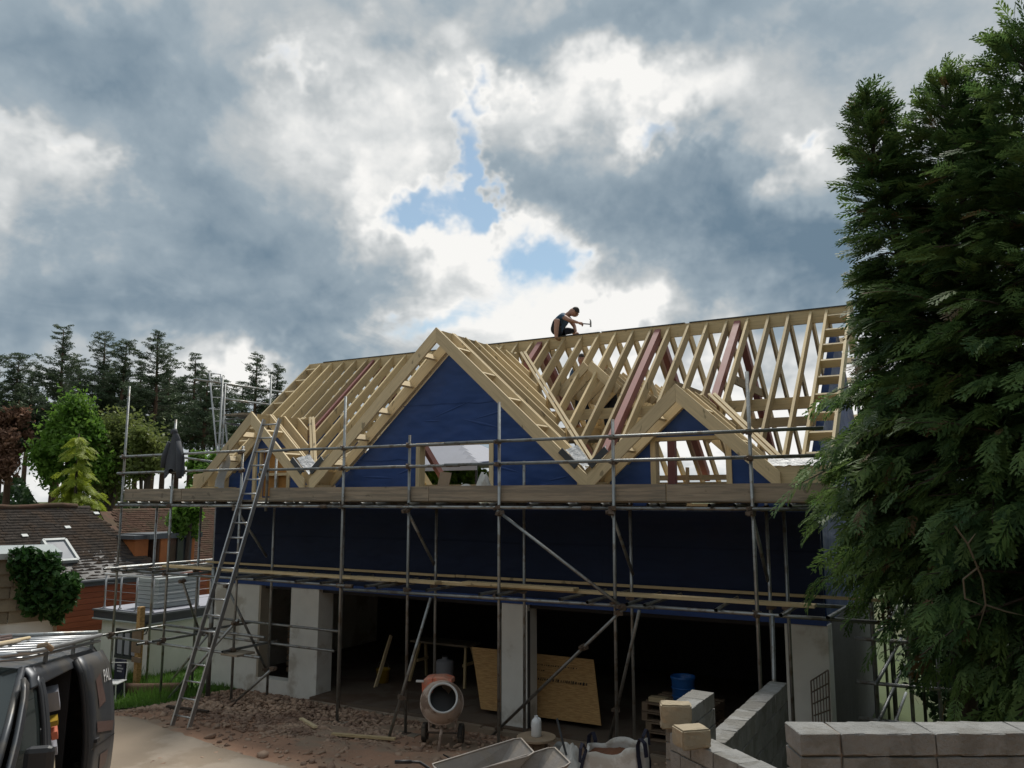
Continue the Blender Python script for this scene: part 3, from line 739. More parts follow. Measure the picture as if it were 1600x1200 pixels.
# ladder tied through the gap in the guard rail
lad = thing('ladder', 'aluminium ladder leaning through the guard rail gap from the rubble', 'ladder', atG(282, 1136))
lb0, lb1 = atG(270, 1134), atG(294, 1139); top = atY(425, 655, 11.38); up = (top-(lb0+lb1)/2); side = (lb1-lb0).normalized()*.21; c0 = (lb0+lb1)/2
for s in (-1, 1): MB().beam(c0+side*s, c0+up+side*s, .032, .075, side.cross(up)).build('stile', 'alu', lad)
n = int(up.length/.27)
for i in range(n): 
    p = c0+up*((i+.6)/n); MB().tube(p-side, p+side, .016, 8).build('rung', 'alu', lad, smooth=True)

# scaffold round the left gable end, behind
sc2 = thing('gable_scaffold', 'tube scaffold with ladder behind the left end of the roof', 'scaffold', (-16.2, 16, 0))
def t2(a, b, **k): return tb('tube', a, b, parent=sc2, **k)
for p in ((348, 590), (424, 585), (352, 600)): q = atX(*p, -16.2); t2((q.x, q.y, ground_z(q.x, q.y)), q); 
q = atX(429, 575, -16.2)
for (a, b) in (((303, 592), (442, 613)), ((350, 623), (424, 633)), ((345, 660), (400, 668)), ((286, 715), (400, 731))): t2(atX(*a, -16.25), atX(*b, -16.25))
a, b = atX(355, 648, -16.3), atX(397, 651, -16.3)
for dx_ in (0, .24, .48): MB().beam(a+Vector((dx_, 0, .0)), b+Vector((dx_, .3, 0)), .22, .05).build('scaffold_board', 'board_grey', sc2)
for X in (-16.3, -15.6): t2((X-.3, a.y+.1, a.z-.1), (X+.8, a.y+.1, a.z-.1))
ld2 = thing('ladder', 'ladder standing against the tubes left of the roof end', 'ladder', (-16.6, 14.2, 0))
a0, a1, b0, b1 = atX(340, 715, -16.5), atX(327, 583, -16.5), atX(357, 712, -16.5), atX(345, 585, -16.5)
for p, q in ((a0, a1), (b0, b1)):
    d = (p-q); MB().tube(q, p+d*1.6, .02, 8).build('stile', 'alu', ld2, smooth=True)
for i in range(18): 
    t = i/7; MB().tube(a1.lerp(a0, t), b1.lerp(b0, t), .012, 6).build('rung', 'alu', ld2)
# scaffold tower beyond the right gable
sc3 = thing('tower_scaffold', 'scaffold tower with ladder rungs beyond the right gable, behind the conifer', 'scaffold', (-1.2, 16.2, 0))
for x in (1334, 1363, 1352):
    q = atY(x, 512, 16.2 if x != 1352 else 17.2); tb('standard', (q.x, q.y, 0), q, parent=sc3)
for y in (530, 562, 595, 628, 612): 
    a, b = atY(1330, y, 16.18), atY(1366, y+2, 16.18); tb('rung', a, b, parent=sc3, r=.018)
for z in (5.2, 5.7, 3.9): tb('ledger', (-1.6, 15.0, z), (-1.1, 19.5, z), parent=sc3)
for x, zt in ((-1.45, 4.6), (-1.0, 4.3), (-.65, 3.2)): 
    for y in (13.0, 15.4): tb('standard', (x, y, 0), (x, y, zt), parent=sc3)
for z in (.5, 1.0, 1.5, 2.1): tb('ledger', (-1.7, 12.98, z), (-.4, 12.98, z+.01), parent=sc3); tb('ledger', (-1.4, 12.5, z+.08), (-1.4, 17, z+.08), parent=sc3)

# jacket hung over the scaffold end
jk = thing('jacket', 'dark grey jacket hung over a scaffold standard by the trees', 'jacket', (-14.9, 11.55, 4))
def jack_(u, v):
    t = u*2*math.pi; w = .06+.26*min(1, v*1.6)**.7; dpt = .05+.07*v
    top_, bot = 5.48, 4.62+.06*math.sin(t*3)-.05*math.sin(t*2+1)
    fold = 1+.16*math.sin(t*5+v*3)*v
    return (-14.86+.06*v+math.cos(t)*w*fold*.85, 11.53+math.sin(t)*dpt*fold, top_+(bot-top_)*v)
MB().grid(jack_, 28, 14).build('body', 'jacket', jk, smooth=True)
MB().pipe([(-14.72, 11.5, 5.3), (-14.62, 11.47, 5.0), (-14.6, 11.46, 4.72), (-14.58, 11.46, 4.52)], [.05, .07, .065, .055], 10).build('sleeve', 'jacket', jk, smooth=True)
MB().pipe([(-15.0, 11.5, 5.3), (-15.1, 11.47, 5.0), (-15.12, 11.46, 4.75)], [.05, .065, .055], 10).build('sleeve', 'jacket', jk, smooth=True)
MB().lathe([(.0, .09), (.05, .08), (.075, .03), (.07, -.03), (.0, -.05)], 12, Matrix.Translation((-14.93, 11.54, 5.5))).build('hood', 'jacket', jk, smooth=True)

# ================================================================== THINGS ON THE SITE
# rubble and stones
def ico():
    bm = bmesh.new(); bmesh.ops.create_icosphere(bm, subdivisions=1, radius=1); v = np.array([q.co[:] for q in bm.verts]); f = np.array([[q.index for q in p.verts] for p in bm.faces]); bm.free(); return v, f
IV, IF = ico()
def stones(name, pts, m, label, kind='stuff', cat='rubble'):
    VV, FF = [], []; 
    for i, (x, y, z, s) in enumerate(pts):
        q = IV*rng.uniform(.72, 1.2, (len(IV), 1)); q = np.sign(q)*np.abs(q)**.8
        q = q*np.array([rng.uniform(.7, 1.5), rng.uniform(.6, 1.1), rng.uniform(.3, .65)])*s
        M = np.array(Euler((rng.uniform(-.4, .4), rng.uniform(-.4, .4), rng.uniform(0, 6.28))).to_matrix())
        VV.append(q @ M.T+np.array([x, y, z])); FF.append(IF+len(IV)*i)
    o = npmesh(name, np.concatenate(VV), np.concatenate(FF), m); tag(o, label, cat, kind=kind); return o
pts = []
while len(pts) < 5600:
    x = random.uniform(-14.3, -8.6); y = random.gauss(11.6, .75)
    if y > 12.95 or y < 9.4: continue
    if random.random() > (1.0 if x < -10 else .45): continue
    h = .16*math.exp(-((x+12)/1.8)**2-((y-12.0)/.7)**2)
    pts.append((x, y, ground_z(x, y)+h*random.random()+.005, abs(random.gauss(0, .026))+.010))
stones('rubble', pts, 'stone', 'heap of broken stone rubble in front of the left pillar')
pts = []
while len(pts) < 1500:
    x = random.uniform(-11, -2.5); y = random.uniform(8.2, 12.7)
    if y < 11.8 and random.random() < .62: continue
    pts.append((x, y, ground_z(x, y)+.005, abs(random.gauss(0, .028))+.01))
stones('loose_stones', pts, 'stone', 'scattered stones on the reddish earth along the slab edge')
pts = [(random.uniform(-14, -3.2), random.uniform(9.2, 12.4)) for k in range(46)]
stones('broken_slabs', [(x, y, ground_z(x, y)+.012, random.uniform(.045, .095)) for x, y in pts], 'stone', 'larger broken slabs strewn among the site rubble')

# cement mixer
gm = atG(690, 1163); MX = thing('cement_mixer', 'small cement mixer with clay coloured drum and orange red motor cover', 'cement mixer', gm, rotz=YAW-.12); MX.scale = (.88,)*3
tilt = Matrix.Translation((0, -.02, .74)) @ Matrix.Rotation(R_(62), 4, 'X') @ Matrix.Rotation(R_(14), 4, 'Y')
prof = [(.0, -.36), (.12, -.36), (.24, -.33), (.345, -.22), (.385, -.08), (.39, .04), (.36, .15), (.29, .285), (.262, .325), (.245, .33), (.235, .31), (.27, .25), (.33, .13), (.35, .02), (.34, -.10), (.29, -.22), (.2, -.29), (.0, -.3)]
MXD = MB().lathe(prof, 40, tilt); dr = MXD.build('drum', 'mixer_drum', MX, local=True, smooth=True)
MB().lathe([(.236, .318), (.25, .345), (.27, .34), (.275, .318)], 40, tilt).build('mouth_rim', 'white_paint', dr, local=True, smooth=True)
MB().lathe([(.39, .0), (.405, .0), (.405, .03), (.39, .03)], 40, tilt).build('ring_gear', 'mixer_drum', dr, local=True, smooth=True)
for k in range(2):
    t = k*3.1+.8; fn = lambda u, v, t=t: tilt @ Vector((math.cos(t+u*.9)*(.34-.12*v), math.sin(t+u*.9)*(.34-.12*v), -.2+.38*u))
    MB().grid(fn, 10, 2).build('mixing_blade', 'steel_dirty', dr, local=True)
MB().lathe([(0, .0), (.334, .0)], 40, tilt @ Matrix.Translation((0, 0, -.10))).build('mortar_remains', 'van_dark', dr, local=True)
mc = MB(); 
mc.prism([(-.36, .25, 1.10), (-.30, .02, 1.16), (.14, .02, 1.18), (.2, .25, 1.08)], (0, .34, -.02)); 
MB().prism([(-.40, .06, .88), (-.41, .06, 1.08), (-.36, .06, 1.13), (-.2, .06, 1.16), (-.2, .06, .88)], (0, .40, 0)).build('motor_cover', 'mixer_red', MX, local=True, bevel=.02)
MB().prism([(-.199, .08, 1.03), (-.199, .08, 1.16), (.0, .08, 1.17), (.16, .08, 1.12), (.16, .08, 1.03)], (0, .34, 0)).build('top_cover', 'mixer_red', MX, local=True, bevel=.02)
MB().bx(-.5, -.36, .0, .06, 1.085, 1.115).build('handle', 'white_paint', MX, local=True)
fr = MB(); fr.pipe([(-.24, .2, .80), (-.26, .12, .45), (-.24, -.0, .24), (.24, -.0, .24), (.26, .12, .45), (.24, .2, .8)], .026, 8)
fr.build('frame', 'mixer_drum', MX, local=True, smooth=True)
MB().pipe([(0, .1, .4), (.02, -.15, .25), (.03, -.42, .0)], .03, 8).build('front_leg', 'mixer_drum', MX, local=True, smooth=True)
MB().tube((-.33, .12, .17), (.33, .12, .17), .02, 8).build('axle', 'steel_dirty', MX, local=True)
for s in (-1, 1):
    W_ = MB().lathe([(.05, -.03), (.12, -.035), (.17, -.04), (.178, 0), (.17, .04), (.12, .035), (.05, .03)], 24, Matrix.Translation((s*.34, .12, .17)) @ Matrix.Rotation(R_(90), 4, 'Y')).build('wheel', 'rubber', MX, local=True, smooth=True)
    MB().lathe([(.0, -.02), (.11, -.02), (.11, .02), (0, .02)], 20, Matrix.Translation((s*.34, .12, .17)) @ Matrix.Rotation(R_(90), 4, 'Y')).build('hub', 'mud', W_, local=True)

# wheelbarrows
def barrow(loc, rz, label, m='steel_dirty'):
    B = thing('wheelbarrow', label, 'wheelbarrow', loc, rotz=rz, group='wheelbarrows by the mixer')
    # x forward (wheel), tray rim from x=-.5 to .62
    rim = [(-.46, -.29, .54), (.58, -.35, .74), (.66, -.29, .76), (.66, .29, .76), (.58, .35, .74), (-.46, .29, .54)]
    bot = [(-.22, -.20, .36), (.26, -.22, .34), (.30, -.18, .34), (.30, .18, .34), (.26, .22, .34), (-.22, .20, .36)]
    t = MB(); n = 6
    for i in range(n):
        j = (i+1) % n; t.face([rim[i], rim[j], bot[j], bot[i]])
    t.face(bot); tr = t.build('tray', m, B, local=True); sd = tr.modifiers.new('thickness', 'SOLIDIFY'); sd.thickness = .008
    MB().pipe(rim+[rim[0]], .012, 6).build('rim', m, tr, local=True, smooth=True)
    mud = MB(); mud.grid(lambda u, v: (-.26+.56*u, (-.2+.4*v)*(.95+.1*u), .40+.035*u+.02*mnoise.noise(Vector((u*5, v*5, loc[0])))), 8, 8); mud.build('mud_residue', 'mud', B, local=True, smooth=True)
    for s in (-1, 1):
        MB().pipe([(.78, s*.05, .19), (.30, s*.22, .32), (-.35, s*.26, .40), (-.62, s*.27, .58), (-.80, s*.27, .60)], .018, 8).build('handle_tube', 'van_dark', B, local=True, smooth=True)
        MB().tube((-.72, s*.27, .594), (-.92, s*.27, .606), .024, 8).build('grip', 'black', B, local=True, smooth=True)
        MB().pipe([(-.05, s*.24, .36), (-.25, s*.24, .02), (-.42, s*.24, .02), (-.36, s*.26, .40)], .016, 8).build('leg', 'van_dark', B, local=True, smooth=True)
    wh = MB().lathe([(.06, -.03), (.15, -.045), (.19, -.03), (.195, 0), (.19, .03), (.15, .045), (.06, .03)], 20, Matrix.Translation((.80, 0, .195)) @ Matrix.Rotation(R_(90), 4, 'X')).build('wheel', 'rubber', B, local=True, smooth=True)
    MB().lathe([(0, -.03), (.07, -.03), (.07, .03), (0, .03)], 12, Matrix.Translation((.80, 0, .195)) @ Matrix.Rotation(R_(90), 4, 'X')).build('hub', 'mud', wh, local=True)
    return B
def gz(v): return Vector((v[0], v[1], ground_z(v[0], v[1])))
b1 = atZ(735, 1180, .82); b2 = atZ(795, 1186, .82)
barrow(gz(b1+Vector((.45, -.62, 0))), R_(44), 'muddy clay stained wheelbarrow nearer the cement mixer')
barrow(gz(b2+Vector((.5, -.9, 0))), R_(44), 'grey steel wheelbarrow nearer the cable reel and sand bag')

# cable reel with bottle
rl = atZ(838, 1147, .66); rl = gz(rl)
RL = thing('cable_reel', 'empty wooden cable reel standing on end on the earth', 'cable reel', rl)
for z0, z1, nm in ((0, .035, 'flange'), (.41, .445, 'flange')):
    MB().lathe([(0.02, z0), (.285, z0), (.29, z0+.005), (.29, z1-.005), (.285, z1), (.02, z1)], 36).build(nm, 'reel_wood', RL, local=True)
MB().lathe([(.15, .035), (.15, .41)], 20).build('core', 'reel_wood', RL, local=True)
for k in range(12):
    t = k*math.pi/6; MB().beam((.155*math.cos(t), .155*math.sin(t), .035), (.155*math.cos(t), .155*math.sin(t), .41), .07, .02, (math.cos(t), math.sin(t), 0)).build('stave', 'pallet', RL, local=True)
BT = thing('bottle', 'white plastic jerry bottle standing on the cable reel', 'bottle', rl+Vector((.0, 0, .446)))
MB().lathe([(0, 0), (.068, 0), (.075, .01), (.075, .19), (.066, .225), (.03, .265), (.024, .27), (.0, .27)], 16).build('body', 'white_plastic', BT, local=True, smooth=True)
MB().lathe([(.0, .262), (.028, .262), (.028, .29), (.0, .29)], 12).build('cap', 'white_plastic', BT, local=True)
MB().pipe([(.03, 0, .262), (.06, 0, .255), (.075, 0, .2)], .012, 8).build('handle', 'white_plastic', BT, local=True, smooth=True)

# bulk bag of sand
bg_ = gz(atZ(962, 1190, .75)); BG = thing('bulk_bag', 'open white bulk bag of red sand with navy straps', 'bulk bag', bg_, rotz=.25)
def bag(u, v):
    t = u*2*math.pi; q = 1/max(abs(math.cos(t)), abs(math.sin(t)))**.65; r = .40*q*(1+.08*math.sin(math.pi*v))
    top_ = .70+.07*math.sin(t*1.0+1.9)+.03*math.sin(t*5)
    return (math.cos(t)*r*(1-.06*v)+.03*math.sin(t*7+v*5)*v, math.sin(t)*r*(1-.06*v)+.02*math.sin(t*6)*v, top_*v)
MB().grid(bag, 48, 10).build('sack', 'bag_white', BG, local=True, smooth=True).modifiers.new('thickness', 'SOLIDIFY').thickness = .012
MB().grid(lambda u, v: ((u-.5)*.74, (v-.5)*.74, .55+.10*math.exp(-((u-.55)/.3)**2-((v-.6)/.3)**2)+.02*mnoise.noise(Vector((u*8, v*8, 0)))), 16, 16).build('sand', 'sand_red', BG, local=True, smooth=True)
for t, o in ((.75, 0), (2.35, 1), (3.9, 2), (5.5, 3)):
    P = [Vector(bag(t/6.283, v))*1.03+Vector((0, 0, .01)) for v in (.3, .6, .85, 1.0)]; e = P[-1]
    P += [e+Vector((math.cos(t)*.05, math.sin(t)*.05, .09)), e+Vector((math.cos(t+.3)*.10, math.sin(t+.3)*.10, .04)), e+Vector((math.cos(t+.3)*.12, math.sin(t+.3)*.12, -.12))]
    tg = Vector((-math.sin(t), math.cos(t), 0)); st_ = MB()
    for p, q in zip(P[:-1], P[1:]): st_.face([p-tg*.03, p+tg*.03, q+tg*.03, q-tg*.03])
    st_.build('strap', 'navy', BG, local=True).modifiers.new('thickness', 'SOLIDIFY').thickness = .006
# crumpled sacking beside it, a slate and a second strap
sk = gz(atZ(890, 1196, .45)); SK = thing('crumpled_sack', 'crumpled empty white sack beside the bulk bag', 'sack', sk)
MB().grid(lambda u, v: ((u-.5)*.62, (v-.5)*.5, .02+.46*math.sin(math.pi*u)*math.sin(math.pi*v)*(1+.7*mnoise.noise(Vector((u*4, v*4, 3))))+.05*mnoise.noise(Vector((u*11, v*11, 1)))), 22, 18).build('sheet', 'bag_white', SK, local=True)
MB().pipe([(.0, -.1, .40), (-.06, -.12, .62), (-.14, -.1, .86)], .016, 6).build('strap', 'flash_dark', SK, local=True)
sp = gz(atZ(873, 1162, .35)); SP = thing('stone_slab', 'rounded pale stone slab on edge near the cable reel', 'stone', sp)
MB().prism([(-.13, 0, -.02), (.12, 0, -.02), (.13, 0, .12), (.07, 0, .21), (-.06, 0, .22), (-.13, 0, .13)], (.02, .07, .03)).build('slab', 'block', SP, local=True, bevel=.02)

# OSB sheet leaning behind the middle pillar
o0, o1, o2, o3 = atY(752, 1108, 13.45), atY(940, 1134, 13.45), atY(928, 1031, 13.85), atY(738, 1011, 13.85)
OS = thing('board_sheet', 'orange brown chipboard sheet with stamped print leaning behind the middle pillar', 'board', (o0+o1)/2)
ob = MB(); nn = (o1-o0).cross(o3-o0).normalized()*-.018; ob.hexa([o0, o1, o2, o3, o0-nn, o1-nn, o2-nn, o3-nn], [[(0, 0), (0, 1.2), (2.4, 1.2), (2.4, 0)]]*2+[[(0, 0), (0, .1), (.1, .1), (.1, 0)]]*4)
ob.build('sheet', 'osb', OS)
xa_ = (o1-o0).normalized(); ya_ = (o3-o0); ya_ = (ya_-xa_*ya_.dot(xa_)).normalized(); za_ = xa_.cross(ya_)
if za_.y > 0: za_ = -za_
def osm(fx, fy):
    p = o0.lerp(o1, fx).lerp(o3.lerp(o2, fx), fy)-ORIG[OS.name]+Vector((0, -.02, 0))
    M = Matrix((xa_, ya_, xa_.cross(ya_))).transposed().to_4x4(); M.translation = p-xa_.cross(ya_)*0; return M
n_ = xa_.cross(ya_); sgn = 1 if n_.y < 0 else -1
random.seed(5)
for fy, f0, f1, hh in ((.60, .45, .93, .055), (.83, .48, .9, .02), (.74, .47, .62, .02)):        # worn stamped print, no longer readable
    pm = MB(); fx = f0
    while fx < f1:
        w_ = random.uniform(.006, .016); k = hh*random.uniform(.6, 1.)
        if random.random() < .82:
            c = osm(fx, fy).translation+ORIG[OS.name]+n_*sgn*.023
            pm.face([c-xa_*w_*1.0-ya_*k/2, c+xa_*w_*1.0-ya_*k/2, c+xa_*w_*1.0+ya_*k/2, c-xa_*w_*1.0+ya_*k/2])
        fx += w_+.008
    pm.build('stamped_print', 'ink', OS)

# inside the open ground floor: pallets, barrel, plank, trestle, bucket, bottle
def pallet_stack(loc, n, label, rz=0.):
    for i in range(n):
        P = thing('pallet', label[i], 'pallet', Vector(loc)+Vector((random.uniform(-.03, .03), 0, i*.148)), rotz=rz+random.uniform(-.08, .08), group='pallets on the slab')
        for k in range(6): MB().bx(-.55, .55, -.45+k*.17, -.36+k*.17, .115, .14).build('slat', 'pallet', P, local=True)
        for k in range(3): MB().bx(-.55+k*.5, -.45+k*.5, -.45, .49, .02, .115).build('bearer', 'pallet', P, local=True)
        for k in range(3): MB().bx(-.55, .55, -.45+k*.40, -.35+k*.40, .0, .02).build('bottom_board', 'pallet', P, local=True)
pl = atY(1025, 1140, 12.5); pl = Vector((-4.55, 13.85, .14))
pallet_stack(pl, 4, ['bottom pallet of the stack beneath the blue barrel', 'second lowest pallet of the stack beneath the blue barrel', 'third pallet up in the stack beneath the blue barrel', 'top pallet of the stack beneath the blue barrel'])
BB = thing('blue_barrel', 'blue plastic barrel with rolled rim standing behind the block pier', 'barrel', (-4.46, 13.55, .14+4*.148))
MB().lathe([(0, 0), (.15, 0), (.165, .01), (.19, .40), (.20, .42), (.207, .43), (.207, .46), (.195, .465), (.185, .44), (.15, .05), (0, .05)], 28).build('body', 'blue_plastic', BB, local=True, smooth=True)
for z in (.14, .27): MB().lathe([(.17+z*.06, z), (.182+z*.06, z+.01), (.17+z*.06, z+.02)], 28).build('hoop', 'blue_plastic', BB, local=True, smooth=True)
tag(MB().bx(-5.05, -4.75, 13.5, 13.65, .14+4*.148, .14+4*.148+.07).build('timber_offcut', 'timber_pale'), 'pale timber offcut lying on the pallets by the blue barrel', 'timber')
PLK = tag(MB().beam(atY(583, 1086, 14.1), atY(611, 993, 14.7), .09, .03, (1, 0, 0)).build('leaning_plank', 'timber_pale'), 'pale plank leaning inside the dark ground floor opening', 'plank')
TS = thing('trestle_bench', 'trestle bench standing inside the dark ground floor', 'bench', (-10.4, 15.3, .14))
MB().bx(-.75, .75, -.28, .28, .82, .86).build('top', 'board_grey', TS, local=True)
for x in (-.6, .6):
    for s in (-1, 1): MB().beam((x, s*.1, .82), (x+(.12 if x > 0 else -.12), s*.32, 0), .05, .05, (1, 0, 0)).build('leg', 'timber', TS, local=True)
    MB().bx(x-.02, x+.02, -.2, .2, .4, .46).build('brace', 'timber', TS, local=True)
BK = thing('bucket', 'yellow plastic bucket on the slab behind the left pillar', 'bucket', (-11.55, 14.6, .14))
MB().lathe([(0, 0), (.12, 0), (.15, .27), (.16, .275), (.16, .29), (.145, .28), (.115, .02), (0, .02)], 24).build('body', 'yellow_plastic', BK, local=True, smooth=True)
MB().pipe([(-.155, 0, .27), (-.13, 0, .4), (0, 0, .45), (.13, 0, .4), (.155, 0, .27)], .006, 6).build('handle', 'galv', BK, local=True)
WB = thing('water_butt', 'white plastic drum under the trestle bench', 'drum', (-10.2, 15.0, .14))
MB().lathe([(0, 0), (.17, 0), (.19, .03), (.19, .5), (.17, .53), (.06, .55), (.06, .6), (0, .6)], 22).build('body', 'canvas_grey', WB, local=True, smooth=True)
MB().lathe([(.0, .6), (.07, .6), (.07, .63), (0, .63)], 12).build('cap', 'black', WB, local=True)
# pallet crate and yellow spirit level in the small left opening
CR = thing('slatted_crate', 'slatted timber crate behind the small left opening', 'crate', (-13.0, 13.75, .3))
for k in range(8): MB().bx(-.55, .42, -.03, .0, .02+k*.125, .115+k*.125).build('slat', 'pallet', CR, local=True)
for x in (-.5, .36): MB().bx(x, x+.07, .002, .06, 0, 1.02).build('post', 'pallet', CR, local=True)
LV = tag(MB().beam(atY(408, 1030, 13.32), atY(409, 945, 13.35), .06, .03, (1, 0, 0)).build('spirit_level', 'yellow_plastic'), 'yellow spirit level standing in the small left opening', 'spirit level')
# steel reinforcing mesh against the right pillar
RM = thing('steel_mesh', 'rusty steel mesh panel leaning on the right rendered pillar', 'mesh', (-2.2, 12.7, .1))
ma, mb_, mc_, md = atY(1267, 1064, 12.9), atY(1294, 1047, 12.9), atY(1272, 1122, 12.6), atY(1298, 1113, 12.6)
for i in range(7): t = i/6; MB().tube(ma.lerp(mb_, t), mc_.lerp(md, t)+Vector((0, -.1, -.3)), .008 if 0 < i < 6 else .012, 6).build('bar', 'galv_rust', RM)
for j in range(5): t = j/3.2; MB().tube(ma.lerp(mc_, t), mb_.lerp(md, t), .011, 6).build('cross_bar', 'galv_rust', RM)
# bag on the platform at the big window, tarpaulin
WS = thing('plastic_sheet', 'crumpled clear plastic sheeting heaped at the big gable window', 'sheeting', (-8.2, 12.6, 4.08))
MB().grid(lambda u, v: (-8.75+1.0*u, 12.35+.4*v, 4.07+(.10+.30*u)*math.sin(math.pi*min(1, u*1.05))*math.sin(math.pi*v)*(1+.6*mnoise.noise(Vector((u*5, v*5, 2))))), 24, 12).build('sheet', 'bag_white', WS)
MB().grid(lambda u, v: (-7.92+.42*u, 12.35+.35*v, 4.07+.46*math.sin(math.pi*u)**.7*math.sin(math.pi*v)*(1+.4*mnoise.noise(Vector((u*4, v*4, 6))))), 14, 10).build('sheet', 'bag_white', WS)
tag(MB().beam(atY(690, 770, 15.2), atY(697, 738, 15.3), .30, .02, (0, 1, 0)).build('ply_offcut', 'ply_pale'), 'pale ply offcut standing inside the big gable window', 'board')
# gazebo behind the house, seen through the big window
g0 = atY(700, 735, 22.5); GZ = thing('gazebo', 'grey canopy shelter on folding frame seen through the big window', 'gazebo', (g0.x, 22.5, 0))
def canopy(u, v): return ((u-.5)*4.4, (v-.5)*3.4, 6.35-1.2*max(abs(u-.5), abs(v-.5))*2)
MB().grid(canopy, 16, 16).build('canopy', 'canvas_grey', GZ, local=True)
MB().bx(-2.2, 2.2, -1.72, -1.69, 4.95, 5.15).build('valance', 'canvas_grey', GZ, local=True)
for x in (-2.15, 2.15):
    for y in (-1.65, 1.65): MB().bx(x-.03, x+.03, y-.03, y+.03, -.1, 5.15).build('leg', 'black', GZ, local=True)
for k in range(4):
    x = -2.15+k*1.075
    for a, b in ((4.75, 5.05), (5.05, 4.75)): MB().tube((x, 1.6, a+.1), (x+1.075, 1.6, b+.1), .02, 6).build('truss_bar', 'black', GZ, local=True)
# offcuts, sticks and a length of cable lying about
for i, (x, y, L, a, m_, lb) in enumerate(((-9.0, 10.9, 1.1, .3, 'timber', 'short timber offcut lying left of the mixer'), (-10.4, 11.1, .8, -.5, 'timber_pale', 'pale stick on the rubble below the long standard'), (-5.2, 12.2, .9, .9, 'board_grey', 'grey timber lying against the slab edge by the white bag'), (-12.9, 10.6, 1.0, .1, 'bark', 'dark stick lying at the ladder foot'))):
    d_ = Vector((math.cos(a), math.sin(a), 0))*L/2; p_, q_ = Vector((x, y, 0))-d_, Vector((x, y, 0))+d_
    p_.z = ground_z(p_.x, p_.y)+.05; q_.z = ground_z(q_.x, q_.y)+.06
    tag(MB().beam(p_, q_, .07, .035).build('timber_offcut', m_), lb, 'timber')
cb_ = [Vector((-7.4+.25*k+.18*math.sin(k*1.7), 10.75+.12*math.cos(k*2.3)-.05*k, 0)) for k in range(9)]
tag(MB().pipe([(p.x, p.y, ground_z(p.x, p.y)+.015) for p in cb_], .011, 6).build('cable', 'black', smooth=True), 'black mixer cable trailing over the earth', 'cable')

# ================================================================== BLOCK WALLS
def block_wall(name, label, p, d, thick, ln, bh, courses, ztop, total, bond=0., m='block', first=None, joint=.01):
    d = Vector((d[0], d[1], 0)).normalized(); nrm_ = Vector((-d.y, d.x, 0)); p = Vector((p[0], p[1], 0))
    Wt = thing(name, label, 'block wall', (p.x, p.y, ztop-courses*bh))
    c = p+d*(total/2)+nrm_*(thick/2); ang = math.atan2(d.y, d.x)
    zb = ztop-courses*bh
    cr = MB(); cr.box((c.x, c.y, (zb+ztop)/2-.006), (total-.03, thick-.034, ztop-zb-.012), Matrix.Rotation(ang, 3, 'Z')); cr.build('mortar', 'mortar', Wt)
    cache = {}
    for k in range(courses):
        z = ztop-(k+1)*bh; s = 0.; L = first if first else ln
        if k % 2 and bond: L = bond
        while s < total-.03:
            L = min(L, total-s); key = round(L, 2)
            if key not in cache:
                bm = bmesh.new(); bmesh.ops.create_cube(bm, size=1); bmesh.ops.scale(bm, vec=(L-joint, thick, bh-joint), verts=bm.verts)
                bmesh.ops.subdivide_edges(bm, edges=[e for e in bm.edges if e.calc_length() > .3], cuts=3); bmesh.ops.bevel(bm, geom=bm.edges[:], offset=.004, segments=1, affect='EDGES', clamp_overlap=True)
                for v in bm.verts: v.co += Vector([random.uniform(-.0035, .0035) for _ in range(3)])
                me = bpy.data.meshes.new('block'); bm.to_mesh(me); bm.free(); me.materials.append(MATS[m]); cache[key] = me
            q = p+d*(s+L/2)+nrm_*(thick/2+random.uniform(-.004, .004)); 
            part('block', cache[key], Wt, Vector((q.x, q.y, z+bh/2))-ORIG[Wt.name], (0, 0, ang+random.choice((0, math.pi))))
            s += L; L = ln
    return Wt
block_wall('block_wall', 'low grey concrete block wall running out of the lower right corner', (-.82, 4.19), (.869, .495), .215, .45, .108, 13, 3.0, 3.4, first=.2)
block_wall('block_wall', 'sloping looking block wall end running back to the scaffold foot', (-2.265, 8.05), (0, 1), .215, .45, .225, 8, 1.8, 2.95, bond=.225)
block_wall('block_wall', 'short block pier in front of the blue barrel', (-2.30, 7.12), (0, 1), .215, .45, .145, 12, 2.29, .79, bond=.3)
block_wall('block_wall', 'block wall with tan block on top running to the lower edge', (-2.42, 6.95), (.79, -.61), .215, .3, .145, 12, 2.14, 2.2, bond=.15)
def loose_block(px_, py_, z, sz, rz, label, m='block_tan', dx_=0):
    q = atZ(px_, py_, z); bm = bmesh.new(); bmesh.ops.create_cube(bm, size=1); bmesh.ops.scale(bm, vec=sz, verts=bm.verts)
    bmesh.ops.subdivide_edges(bm, edges=bm.edges[:], cuts=3, use_grid_fill=True)
    for v in bm.verts: 
        k = mnoise.noise(v.co*14+Vector((px_, 0, 0)))*.012; v.co += v.co.normalized()*k
    bmesh.ops.bevel(bm, geom=[e for e in bm.edges if e.calc_face_angle(0) > .9], offset=.012, segments=2, affect='EDGES', clamp_overlap=True)
    me = bpy.data.meshes.new('loose_block'); bm.to_mesh(me); bm.free(); me.materials.append(MATS[m])
    o = bpy.data.objects.new('loose_block', me); COL.objects.link(o); o.location = (q.x, q.y, z+sz[2]/2); o.rotation_euler = (0, 0, rz)
    return tag(o, label, 'block')
loose_block(1056, 1136, 2.14, (.26, .16, .20), YAW-.1, 'upright cut block with tan broken face at the wall corner')
loose_block(1081, 1166, 2.14, (.25, .20, .15), YAW+.25, 'loose tan stone block resting alone on top of the block wall')

